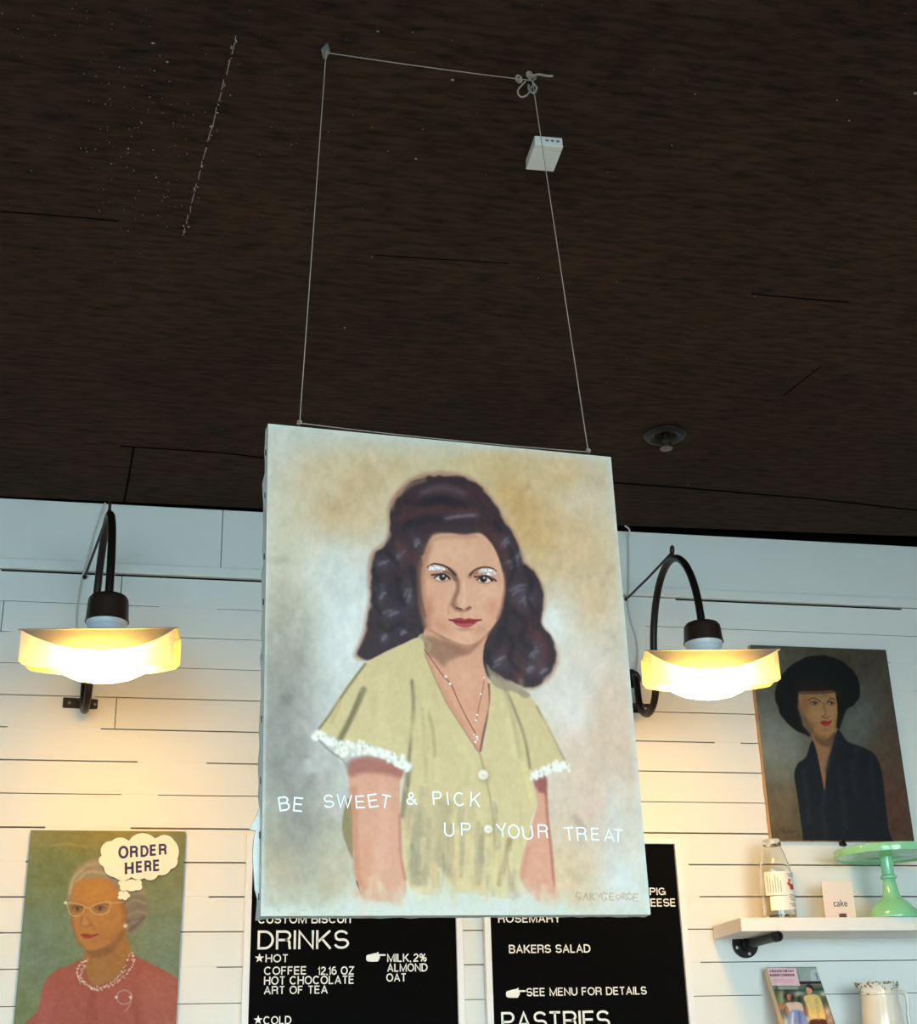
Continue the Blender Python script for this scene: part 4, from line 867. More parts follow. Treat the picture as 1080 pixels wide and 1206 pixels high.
def board_hand(parent, x, y, k):
    pts = [(0, 5.5), (1, 3.4), (4, 2.6), (9, 1.2), (12.5, .6), (13.5, -.4), (14.3, -.5), (14.8, 1.0), (14.6, 2.2), (22.5, 2.3), (23, 3.2), (22.5, 4.1), (16, 4.5), (16.4, 5.6), (15.8, 6.6), (15.9, 8), (14.8, 8.8), (14.6, 10), (13.2, 11), (8, 11.2), (3, 11), (.6, 10), (0, 8)]
    bm = bmesh.new(); S_ = spline(pts, True, 3)
    add_prism(bm, [tuple(wall_pt(x+px*k, y+py*k, BY)) for px, py in S_], (0, -.0016, 0)); finish('pointing_hand', bm, M_PLASTIC, parent)
lb = letter_board('black letter board listing drinks, behind the lower left of the hanging portrait', .2485, .8855, 1.36, 2.268)
board_text(lb, 'CUSTOM  BISCUIT', 303.5, 416, 1077.5, 1087.8)
board_text(lb, 'DRINKS', 303, 411, 1096, 1118.3, bold=.125)
board_star(lb, 305.5, 1128.5, 5.9); board_text(lb, 'HOT', 312.5, 339.5, 1124, 1133.6)
board_text(lb, 'COFFEE', 310.8, 361, 1138.5, 1148.3); board_text(lb, '12,16  OZ', 374, 417, 1138.5, 1148.3)
board_text(lb, 'HOT  CHOCOLATE', 310.8, 417, 1150, 1160); board_text(lb, 'ART  OF  TEA', 310.6, 386, 1161.5, 1171.2)
board_star(lb, 304, 1201.3, 5.6); board_text(lb, 'COLD', 310, 343, 1197, 1206.8)
board_hand(lb, 431.3, 1121.6, .99)
board_text(lb, 'MILK, 2%', 456, 502.5, 1123.3, 1133); board_text(lb, 'ALMOND', 456, 503.5, 1135, 1144.6); board_text(lb, 'OAT', 455, 478.5, 1146.5, 1156.2)
rb = letter_board('black letter board listing pastries, behind the lower right of the hanging portrait', .9505, 1.583, 1.36, 2.268)
board_text(rb, 'PIG', 765.3, 784.3, 1045.5, 1054.2); board_text(rb, 'CHEESE', 749, 796, 1058.3, 1067.8)
board_text(rb, 'ROSEMARY', 586.8, 660.5, 1076.8, 1086.8); board_text(rb, 'BAKERS  SALAD', 599.5, 695.5, 1112.8, 1122.8)
board_hand(rb, 596, 1164, 1.0); board_text(rb, 'SEE  MENU  FOR  DETAILS', 620, 762, 1163.7, 1173.4)
board_text(rb, 'PASTRIES', 590.8, 719, 1192, 1214, bold=.125)

# ------------------------------------------------------------------ two smaller portraits on the wall
def art_lady(X, Y):
    Z = lambda L: [(20+a/5.11, 970+b/5.11) for a, b in L]
    C = Canvas(X, Y, (128, 118, 66))
    C.blob(125, 985, 120, 24, (150, 116, 48), .9); C.blob(60, 1040, 50, 50, (118, 112, 58), .8, noise=.5); C.blob(50, 1110, 50, 60, (120, 122, 88), .9, noise=.4)
    C.blob(195, 1090, 40, 60, (132, 126, 88), .9, noise=.4); C.blob(200, 1030, 30, 40, (136, 120, 70), .8); C.blob(190, 1140, 30, 30, (120, 118, 84), .7)
    C.stroke([(60, 996), (80, 994), (102, 998)], 2, (176, 136, 66), 2, .7)
    C.grain(10, 14, 61)
    C.fill(Z([(300, 480), (303, 400), (330, 320), (370, 260), (450, 215), (530, 215), (620, 270), (720, 330), (775, 420), (790, 510), (765, 600), (710, 650), (665, 662), (640, 600), (330, 500)]), (158, 124, 86), 2.4, 1, wob=1)
    C.fill(Z([(640, 470), (700, 430), (770, 440), (788, 520), (760, 600), (700, 655), (660, 655), (645, 560)]), (134, 104, 74), 2.5, .9)
    for p, w, c in [(Z([(320, 420), (340, 330), (400, 270)]), 3, (196, 158, 108)), (Z([(360, 350), (430, 290), (540, 300)]), 4, (190, 150, 100)), (Z([(420, 250), (520, 240), (600, 300)]), 4, (184, 144, 94)), (Z([(650, 500), (710, 460), (770, 480)]), 2.5, (164, 132, 96)), (Z([(660, 560), (720, 530), (775, 540)]), 2.5, (160, 128, 94)), (Z([(680, 640), (730, 600), (765, 560)]), 3, (104, 78, 58)), (Z([(655, 600), (690, 580), (740, 570)]), 2.5, (112, 86, 64)), (Z([(330, 450), (345, 400)]), 3, (140, 104, 66))]: C.stroke(p, w, c, 1.6, .7)
    C.fill(Z([(415, 760), (520, 740), (640, 620), (665, 700), (690, 780), (650, 880), (560, 950), (470, 968), (420, 910), (405, 840)]), (172, 102, 40), 1.5)
    C.fill(Z([(430, 750), (560, 730), (640, 650), (600, 740), (520, 800), (440, 800)]), (140, 80, 34), 3, .8)
    C.fill(Z([(325, 480), (335, 400), (370, 345), (440, 330), (540, 335), (600, 390), (640, 470), (655, 560), (640, 640), (570, 710), (470, 762), (410, 755), (370, 715), (340, 640), (325, 560)]), (190, 112, 44), 1.5)
    C.blob(112, 1052, 17, 12, (200, 122, 40), .9); C.blob(104, 1083, 13, 8, (196, 118, 56), .7); C.stroke(Z([(635, 480), (650, 560), (640, 640), (580, 700)]), 6, (158, 88, 34), 3, .7); C.stroke(Z([(328, 500), (335, 600), (365, 700), (410, 750)]), 3, (160, 92, 42), 2, .7)
    C.blob(123, 1105, 12, 8, (180, 104, 48), .6)
    for cx_, cy_ in ((365, 512), (500, 512)):
        x, y = Z([(cx_, cy_)])[0]; C.blob(x, y, 7, 4.4, (132, 74, 34), .85); C.blob(x, y+.3, 4, 2.2, (150, 120, 84), .8); C.blob(x, y, 2.3, 2.3, (52, 38, 28), 1); C.stroke([(x-6, y-1), (x, y-3), (x+6, y-1)], 1.2, (84, 48, 26), .8, .8)
    C.stroke(Z([(330, 495), (365, 488), (405, 500)]), 2.2, (140, 84, 40), 1.2, .7); C.stroke(Z([(455, 500), (500, 485), (550, 490)]), 2.2, (140, 84, 40), 1.2, .7)
    C.stroke(Z([(395, 520), (390, 570), (385, 605), (410, 622), (440, 612)]), 1.8, (150, 84, 40), 1.2, .85); C.blob(*Z([(405, 600)])[0], 3.4, 3.4, (206, 128, 70), .8); C.stroke(Z([(420, 560), (445, 600), (470, 640)]), 2.2, (156, 88, 42), 1.6, .6)
    C.fill(Z([(385, 665), (420, 662), (450, 668), (490, 665), (460, 685), (420, 692), (395, 685)]), (172, 56, 28), .9); C.stroke(Z([(385, 668), (430, 674), (490, 666)]), 1, (120, 40, 24), .7, .9)
    for L in ([(290, 475), (345, 480), (395, 492), (415, 505)], [(300, 480), (318, 540), (350, 558), (390, 545), (405, 508)], [(435, 510), (470, 488), (520, 474), (560, 470)], [(560, 470), (556, 520), (520, 545), (470, 545), (440, 515)], [(412, 505), (436, 508)], [(560, 478), (630, 474)]): C.stroke(Z(L), 1.3, (206, 160, 96), .8, .85)
    C.blob(*Z([(291, 476)])[0], 1.6, 1.6, (255, 236, 190), 1); C.blob(*Z([(652, 615)])[0], 2.6, 2.6, (250, 214, 170), 1)
    C.fill(Z([(100, 1240), (130, 1120), (165, 960), (230, 885), (320, 850), (400, 820), (425, 920), (470, 970), (530, 960), (620, 910), (690, 800), (760, 820), (860, 870), (950, 925), (985, 1000), (985, 1240)]), (176, 78, 52), 2)
    C.fill(Z([(430, 1010), (470, 1005), (480, 1240), (420, 1240)]), (160, 64, 42), 4, .6); C.fill(Z([(740, 900), (860, 900), (960, 960), (960, 1240), (800, 1240)]), (188, 92, 62), 8, .5); C.fill(Z([(110, 1240), (160, 1000), (220, 940), (190, 1240)]), (188, 88, 66), 6, .5); C.stroke(Z([(690, 1060), (720, 1140), (730, 1240)]), 5, (158, 64, 42), 4, .6)
    rr = random.Random(6)
    for L, w in (([(425, 825), (380, 850), (365, 910), (400, 965), (470, 990), (560, 965), (630, 900), (675, 790)], 3.2), ([(400, 850), (385, 920), (430, 975), (490, 1000), (590, 960), (660, 900), (705, 830), (690, 780)], 2.6)):
        C.stroke(Z(L), w*1.6, (150, 70, 44), 1.5, .4)
        for q in spline(Z(L), False, 9): C.blob(q[0]+rr.gauss(0, .8), q[1]+rr.gauss(0, .8), 1.0, 1.0, (238, 190, 140) if rr.random() < .7 else (252, 226, 190), .85)
    rr = random.Random(2)
    for k in range(26):
        a = k/26*6.28; x, y = Z([(645+45*math.cos(a), 1045+42*math.sin(a))])[0]; C.blob(x, y, .9, .9, (214, 160, 124), .8)
    for L in ([(685, 1040), (680, 1090), (650, 1130)], [(690, 1020), (684, 1070)]): C.stroke(Z(L), 1, (204, 150, 116), .7, .8)
    C.blob(*Z([(598, 1045)])[0], 1.5, 1.5, (255, 226, 200), 1); C.blob(*Z([(682, 1045)])[0], 1.5, 1.5, (250, 220, 190), 1)
    C.grain(6, 6, 63); C.grain(4, 3, 64)
    return C.c
def wall_canvas(name_label, x0, x1, z0, z1, T, art, m, tint, gain, nx, ny, side_m, seed, gap=.002):
    O = np.array([(x0+x1)/2, -T-gap, (z0+z1)/2]); W_, H_ = x1-x0, z1-z0
    t = thing('portrait_painting', name_label, 'painting', O)
    def tw(u, v): return O+np.outer(u, EX)+np.outer(v, EZ)
    painted_grid('canvas_front', W_, H_, nx, ny, tw, art, m, tint, gain, t)
    canvas_sides(O, EX, EZ, NY, W_, H_, T, t, side_m, ragged=.0015, seed=seed)
    bm = bmesh.new()
    for a in ((-W_/2+.001, -W_/2+.035, -H_/2+.001, H_/2-.001), (W_/2-.035, W_/2-.001, -H_/2+.001, H_/2-.001), (-W_/2+.035, W_/2-.035, H_/2-.035, H_/2-.001), (-W_/2+.035, W_/2-.035, -H_/2+.001, -H_/2+.035)):
        obox(bm, O, EX, EZ, NY, *a, -T+.0005, -.002)
    finish('stretcher', bm, M_WOOD, t); return t
M_LADY = paint_mat('oil paint on older lady portrait', rough=.55, weave=600)
M_OLDEDGE = mat('aged canvas edge', (150, 128, 84), rough=.9, var=.2, scale=80)
TINT_L, GAIN_L = (.98, .68, .46), .70
lady = wall_canvas('old oil portrait of a grey-haired lady in glasses and red top, with thought bubble', -.360, .071, 1.70, 2.2745, .018, art_lady, M_LADY, TINT_L, GAIN_L, 330, 430, M_OLDEDGE, 4)
def lumpy(cx, cy, lobes):
    """cloud outline from overlapping lobes (x, y, r) seen from their middle"""
    out = []
    for k in range(140):
        a = 2*math.pi*k/140; d = np.array([math.cos(a), math.sin(a)]); best = 0
        for x, y, rx, ry in lobes:
            ox, oy = (x-cx), (y-cy); A = (d[0]/rx)**2+(d[1]/ry)**2; B = -2*(d[0]*ox/rx**2+d[1]*oy/ry**2); Cc = (ox/rx)**2+(oy/ry)**2-1; D = B*B-4*A*Cc
            if D > 0: best = max(best, (-B+math.sqrt(D))/(2*A))
        out.append((cx+d[0]*best, cy+d[1]*best))
    return out
M_FOAM = mat('cream foam board', (240, 230, 214), rough=.7, var=.02)
M_NAVY = mat('navy marker ink', (38, 30, 92), rough=.6, var=.05)
LY = -.0205
def bubble(name, label, cat, cx, cy, lobes, thick=.006, Y=LY, group=None):
    pts = lumpy(cx, cy, lobes); c = wall_pt(cx, cy, Y)
    t = thing(name, label, cat, c, group=group)
    bm = bmesh.new(); add_prism(bm, [tuple(wall_pt(x, y, Y)) for x, y in pts], (0, -thick, 0)); finish('panel', bm, M_FOAM, t); return t
Zb = lambda x, y, rx, ry: (110+x/9.82, 970+y/9.82, rx/9.82, ry/9.82)
tb = bubble('thought_bubble', 'cream cloud-shaped cutout with navy lettering on the portrait of the older lady', 'sign', 110+520/9.82, 970+390/9.82,
            [Zb(520, 390, 330, 200), Zb(310, 270, 120, 105), Zb(210, 320, 125, 115), Zb(190, 430, 128, 85), Zb(250, 520, 125, 100), Zb(340, 570, 115, 90), Zb(570, 250, 165, 135), Zb(520, 560, 100, 90), Zb(660, 570, 90, 88), Zb(790, 500, 105, 100), Zb(820, 250, 125, 115), Zb(870, 330, 118, 150), Zb(880, 440, 95, 88)])
TY = LY-.0062
for w_, ls in (('ORDER', [('O', 285, 400, 255, 405), ('R', 420, 510, 255, 395), ('D', 543, 632, 250, 385), ('E', 650, 730, 240, 372), ('R', 755, 842, 232, 365)]), ('HERE', [('H', 360, 460, 440, 590), ('E', 488, 568, 433, 567), ('R', 590, 665, 425, 557), ('E', 688, 768, 415, 550)])):
    bm = bmesh.new()
    for ch, a, b, t_, bt in ls:
        O = wall_pt(110+a/9.82, 970+bt/9.82, TY); Q = wall_pt(110+b/9.82, 970+bt/9.82, TY); T = wall_pt(110+a/9.82, 970+t_/9.82, TY)
        add_sign(bm, ch, O, EX, EZ, NY, Q[0]-O[0], T[2]-O[2], .0005, .2, .1, 4)
    finish('lettering', bm, M_NAVY, tb)['label'] = 'navy hand lettering reading '+w_
bubble('thought_bubble_puff', 'larger of two cream puff cutouts just below the thought bubble', 'sign', *Zb(425, 715, 0, 0)[:2], [Zb(425, 715, 105, 50), Zb(340, 690, 52, 34), Zb(350, 740, 45, 42), Zb(440, 690, 70, 40), Zb(520, 690, 40, 40), Zb(520, 735, 45, 40), Zb(440, 750, 60, 36)], group='puffs under the thought bubble')
bubble('thought_bubble_puff', 'smallest cream puff cutout at the forehead of the older lady', 'sign', *Zb(350, 835, 0, 0)[:2], [Zb(350, 835, 48, 34), Zb(320, 812, 32, 28), Zb(375, 812, 30, 28), Zb(315, 855, 32, 24), Zb(365, 862, 30, 24), Zb(398, 835, 26, 24)], group='puffs under the thought bubble')

def art_hat(X, Y):
    Z = lambda L: [(880+a/4.825, 750+b/4.825) for a, b in L]
    C = Canvas(X, Y, (72, 62, 50))
    C.blob(900, 860, 50, 60, (104, 108, 104), .9, noise=.4); C.blob(925, 890, 34, 40, (118, 122, 116), .8, noise=.4); C.blob(1010, 850, 30, 40, (88, 90, 88), .85, noise=.3)
    C.blob(920, 960, 30, 40, (104, 88, 66), .9, noise=.4); C.blob(1045, 930, 25, 70, (84, 56, 42), .9, noise=.4); C.blob(1060, 970, 20, 40, (78, 46, 36), .8); C.blob(900, 775, 40, 20, (92, 82, 68), .8); C.blob(1020, 775, 40, 18, (66, 54, 40), .8); C.blob(915, 985, 25, 12, (82, 66, 48), .7)
    C.grain(9, 9, 71, 1, .7)
    C.fill(Z([(160, 350), (165, 280), (215, 195), (300, 130), (400, 105), (500, 122), (580, 170), (630, 245), (640, 330), (610, 385), (565, 415), (545, 470), (515, 520), (490, 330), (300, 330), (310, 480), (360, 560), (320, 552), (240, 505), (185, 430)]), (12, 9, 9), 1.4, 1, wob=.8)
    C.fill(Z([(270, 240), (380, 215), (480, 240), (500, 310), (290, 310)]), (30, 22, 20), 5, .5)
    C.fill(Z([(372, 540), (500, 520), (508, 575), (470, 660), (448, 740), (440, 880), (418, 770), (392, 640)]), (134, 94, 64), 1.2); C.fill(Z([(380, 560), (440, 585), (500, 550), (470, 620), (410, 610)]), (88, 60, 42), 2.2, .8)
    C.fill(Z([(292, 330), (300, 312), (400, 312), (490, 308), (505, 350), (512, 400), (506, 470), (492, 535), (440, 572), (390, 550), (345, 480), (310, 430), (298, 390)]), (150, 108, 70), 1.1)
    C.blob(*Z([(325, 390)])[0], 7, 14, (118, 82, 54), .75); C.blob(*Z([(360, 500)])[0], 8, 8, (112, 78, 50), .7, 40); C.blob(*Z([(430, 335)])[0], 16, 4, (124, 90, 60), .6); C.stroke(Z([(300, 400), (345, 485), (390, 550), (440, 572)]), 4, (112, 76, 48), 2, .6); C.blob(*Z([(395, 450)])[0], 9, 10, (164, 120, 78), .6); C.blob(*Z([(480, 430)])[0], 5, 12, (158, 114, 74), .6)
    C.stroke(Z([(295, 318), (400, 318), (490, 312)]), 3, (60, 40, 30), 1.5, .8)
    C.stroke(Z([(350, 362), (370, 348), (400, 356), (418, 372)]), 1.2, (50, 34, 26), .7, .9); C.stroke(Z([(455, 368), (478, 350), (496, 356)]), 1.2, (50, 34, 26), .7, .9)
    for a, b in ((380, 378), (475, 378)):
        x, y = Z([(a, b)])[0]; C.blob(x, y, 4.6, 2.4, (92, 64, 46), .9); C.blob(x-1.4, y+.2, 1.6, 1.1, (176, 160, 136), .8); C.blob(x+.6, y, 1.5, 1.5, (24, 18, 16), 1); C.stroke([(x-4.5, y-.6), (x, y-1.8), (x+4.5, y-.3)], .9, (36, 24, 20), .6, .9)
    C.stroke(Z([(436, 375), (440, 410), (446, 440), (432, 452)]), 1.3, (104, 70, 46), 1, .85); C.stroke(Z([(425, 452), (445, 462), (466, 452)]), 1.3, (84, 54, 38), .8, .8)
    C.fill(Z([(415, 484), (440, 474), (458, 480), (478, 474), (474, 496), (450, 508), (428, 502)]), (150, 44, 44), .8); C.stroke(Z([(415, 486), (445, 490), (478, 478)]), .8, (80, 20, 24), .6, .9); C.blob(*Z([(448, 528)])[0], 5, 2, (116, 80, 52), .6)
    C.fill(Z([(310, 1240), (318, 1160), (305, 1050), (285, 900), (268, 790), (285, 725), (335, 680), (362, 600), (378, 600), (402, 690), (425, 800), (440, 878), (452, 770), (470, 690), (505, 545), (530, 540), (570, 595), (650, 625), (720, 665), (755, 730), (775, 830), (785, 940), (800, 1080), (798, 1240)]), (20, 21, 28), 1.1, n=5)
    for L, c in (([(440, 880), (430, 980), (440, 1100), (445, 1190)], (38, 38, 46)), ([(500, 560), (480, 660), (455, 760)], (40, 42, 50)), ([(620, 640), (600, 760), (620, 900)], (34, 36, 44)), ([(320, 760), (340, 900), (350, 1050)], (36, 40, 48)), ([(700, 720), (720, 860), (730, 1000)], (30, 32, 40)), ([(520, 760), (540, 900), (560, 1080)], (30, 34, 44))): C.stroke(Z(L), 5, c, 3, .55)
    for L in ([(180, 1105), (190, 1090), (200, 1110), (212, 1095), (222, 1112), (240, 1095), (250, 1112), (275, 1098)], [(205, 1080), (208, 1115)]): C.stroke(Z(L), 1, (56, 42, 30), .7, .8)
    C.grain(5, 5, 73); C.grain(3, 3, 74)
    return C.c
M_HAT = paint_mat('oil paint on portrait with hat', rough=.5, weave=600)
M_TANEDGE = mat('tan raw canvas edge', (196, 158, 116), rough=.9, var=.15, scale=60)
TINT_H, GAIN_H = (.80, .74, .72), .86
hat = wall_canvas('dark oil portrait of a woman in a wide black hat and black jacket', 1.888, 2.379, 2.262, 2.904, .020, art_hat, M_HAT, TINT_H, GAIN_H, 330, 430, M_TANEDGE, 5)
for k in range(5):
    x = 1.93+k*.095; bm = bmesh.new(); add_box(bm, (x, -.016, 2.2600), (x+.008, -.013, 2.2612)); finish('staple', bm, M_STAPLE, hat)
c = wall_pt(990, 990, -.012)
bm = bmesh.new(); add_prism(bm, [(c[0], -.001, c[2]), (c[0], -.026, c[2]), (c[0]+.016, -.014, c[2]-.014), (c[0]+.012, -.001, c[2]-.018)][0:4], (.004, 0, 0))
add_prism(bm, [(c[0]-.002, -.0015, c[2]+.002), (c[0]+.016, -.0015, c[2]-.016), (c[0]-.001, -.0015, c[2]-.016)], (0, -.016, 0))
tag(finish('wall_bracket', bm, M_BLACKMETAL), 'small dark metal corner under the portrait with the hat, above the green cake stand', 'bracket')

# ------------------------------------------------------------------ shelf and what stands on it
M_SHELFW = mat('white painted shelf board', (236, 228, 220), rough=.45, var=.02)
SZ = 2.003
bm = bmesh.new(); add_box(bm, (1.668, -.233, 1.9645), (3.0, -.013, SZ), bev=.0015)
tag(finish('wall_shelf', bm, M_SHELFW), 'thick white wall shelf carrying the bottle and green cake stand', 'shelf', 'white wall shelves')
sb = thing('shelf_bracket', 'black pipe bracket with round flange under the left end of the white shelf', 'bracket', (1.774, 0, 1.950))
bm = bmesh.new(); bmesh.ops.create_cone(bm, segments=36, radius1=.0405, radius2=.0405, depth=.009, cap_ends=True, matrix=Matrix.Translation((1.770, -.0055, 1.950)) @ Matrix.Rotation(math.radians(90), 4, 'X'))
bmesh.ops.create_cone(bm, segments=24, radius1=.0185, radius2=.021, depth=.02, cap_ends=True, matrix=Matrix.Translation((1.774, -.019, 1.950)) @ Matrix.Rotation(math.radians(90), 4, 'X')); finish('flange', bm, M_BLACKMETAL, sb, True)
bm = bmesh.new(); rr_ = []
for yy, r_ in ((-.012, .0130), (-.222, .0130), (-.2225, .0150), (-.246, .0150), (-.247, .0142), (-.247, .0092), (-.236, .0088)): rr_.append((r_, yy))
def lathe_y(bm, prof, cx, cz, seg=28):
    rings = [[bm.verts.new((cx+r*math.cos(2*math.pi*k/seg), y, cz+r*math.sin(2*math.pi*k/seg))) for k in range(seg)] for r, y in prof]
    for A, B in zip(rings[:-1], rings[1:]):
        for k in range(seg): bm.faces.new((A[k], A[(k+1) % seg], B[(k+1) % seg], B[k]))
    bm.faces.new(rings[0]); bm.faces.new(rings[-1])
lathe_y(bm, rr_, 1.774, 1.9492); finish('pipe', bm, M_BLACKMETAL, sb, True)
for dx, dz in ((.011, -.028), (-.026, -.010), (.030, .006)):
    bm = bmesh.new(); bmesh.ops.create_uvsphere(bm, u_segments=12, v_segments=8, radius=.0058, matrix=Matrix.Translation((1.768+dx, -.0105, 1.950+dz)) @ Matrix.Diagonal((1, .5, 1, 1))); finish('screw', bm, M_SCREW, sb, True)

# milk bottle
M_BOTTLE = mat('clear bottle glass', (250, 250, 246), rough=.02, var=0.0, Transmission_Weight=1.0, IOR=1.45)
M_PRINT = mat('white print on glass', (236, 230, 222), rough=.6, var=.05)
M_RED = mat('red print on glass', (176, 62, 52), rough=.6)
M_GREYP = mat('grey print on glass', (172, 158, 140), rough=.6)
bc = np.array([1.838, -.130, SZ])
mb = thing('milk_bottle', 'clear glass milk bottle with printed white label, standing on the white shelf', 'bottle', bc)
prof = [(0, .004), (.042, .002), (.0485, .006), (.0495, .014), (.0485, .08), (.0470, .150), (.043, .172), (.034, .200), (.0275, .216), (.0255, .222), (.0265, .224), (.0275, .228), (.0275, .238), (.0262, .242), (.0235, .242), (.0225, .236), (.0228, .222), (.030, .207), (.040, .172), (.0440, .150), (.0455, .08), (.0460, .016), (.041, .010), (0, .012)]
bm = bmesh.new(); add_lathe(bm, prof, tuple(bc), 48); finish('glass', bm, M_BOTTLE, mb, True)
def wrap(bm, a0, a1, z0, z1, r=.0499, th=.0004, n=10):
    A = []
    for k in range(n+1):
        a = math.radians(a0+(a1-a0)*k/n)
        for rr2, z in ((r, z0), (r, z1), (r+th, z1), (r+th, z0)): A.append(bm.verts.new((bc[0]+rr2*math.sin(a), bc[1]-rr2*math.cos(a), bc[2]+z)))
    for k in range(n):
        p, q = A[4*k:4*k+4], A[4*k+4:4*k+8]
        for i in range(4): bm.faces.new((p[i], q[i], q[(i+1) % 4], p[(i+1) % 4]))
    bm.faces.new(A[:4]); bm.faces.new(A[-1:-5:-1])
bm = bmesh.new(); wrap(bm, -66, 10, .072, .141, n=16); wrap(bm, 11, 62, .030, .143); wrap(bm, -52, 10, .028, .069, n=14); finish('label', bm, M_PRINT, mb)
bm = bmesh.new()
for k in range(6): wrap(bm, -56+k*9, -53+k*9, .080, .130-.008*(k % 3), r=.0504)
for z, w in ((.132, 1), (.126, .8), (.071, .9), (.064, .9), (.057, .7), (.045, 1), (.040, .6)): wrap(bm, 38-22*w, 38+22*w, z, z+.0028, r=.0504)
finish('small_print', bm, M_GREYP, mb)
bm = bmesh.new()
for a, z, d in ((26, .114, 5), (22, .104, 6), (30, .100, 7), (40, .100, 6), (34, .092, 8), (46, .094, 3)): wrap(bm, a-d, a+d, z-.004, z+.005, r=.0506, n=4)
finish('emblem', bm, M_RED, mb)

# place card
M_CARD = mat('pale pink card', (232, 212, 200), rough=.8, var=.02)
cc = np.array([2.038, -.125, SZ])
pc = thing('place_card', 'small square card lettered cake beside the green cake stand', 'card', cc)
bm = bmesh.new(); add_box(bm, (cc[0]-.050, cc[1]-.001, SZ+.010), (cc[0]+.050, cc[1]+.001, SZ+.118)); finish('card', bm, M_CARD, pc)
bm = bmesh.new(); add_text(bm, 'cake', np.array([cc[0]-.0195, cc[1]-.0012, SZ+.044]), EX, EZ, NY, .046, .020, .0004, 0.0); finish('lettering', bm, mat('black ink', (40, 34, 32), rough=.7), pc)
bm = bmesh.new(); add_box(bm, (cc[0]-.006, cc[1]-.012, SZ+.0005), (cc[0]+.014, cc[1]-.0015, SZ+.022), bev=.001); add_box(bm, (cc[0]-.006, cc[1]+.0015, SZ+.0005), (cc[0]+.014, cc[1]+.012, SZ+.022), bev=.001); add_box(bm, (cc[0]-.006, cc[1]-.012, SZ+.0005), (cc[0]+.014, cc[1]+.012, SZ+.0095)); finish('card_holder', bm, mat('dark brown wood', (96, 52, 34), rough=.5, var=.2), pc)

# cake stand
M_JADE = mat('jade green milk glass', (140, 206, 160), rough=.12, var=.03, Subsurface_Weight=.25, Subsurface_Radius=(.02, .03, .02), Subsurface_Scale=.5)
sc_ = np.array([2.189, -.172, SZ])
cs = thing('cake_stand', 'jade green glass pedestal cake stand on the white shelf', 'cake stand', sc_)
bm = bmesh.new(); add_lathe(bm, [(0, .001), (.066, .0), (.074, .002), (.075, .008), (.068, .026), (.055, .044), (.040, .056), (.028, .066), (.0235, .080), (.0195, .110), (.0185, .118), (.0240, .121), (.0250, .125), (.0240, .129), (.0185, .132), (.0185, .150), (.0195, .175), (.0215, .186), (0, .186)], tuple(sc_), 56); finish('pedestal', bm, M_JADE, cs, True)
bm = bmesh.new(); add_lathe(bm, [(0, .185), (.0225, .185), (.03, .188), (.10, .190), (.146, .188), (.149, .184), (.153, .185), (.155, .196), (.154, .208), (.150, .209), (.147, .202), (.10, .198), (0, .198)], tuple(sc_), 72); finish('plate', bm, M_JADE, cs, True)

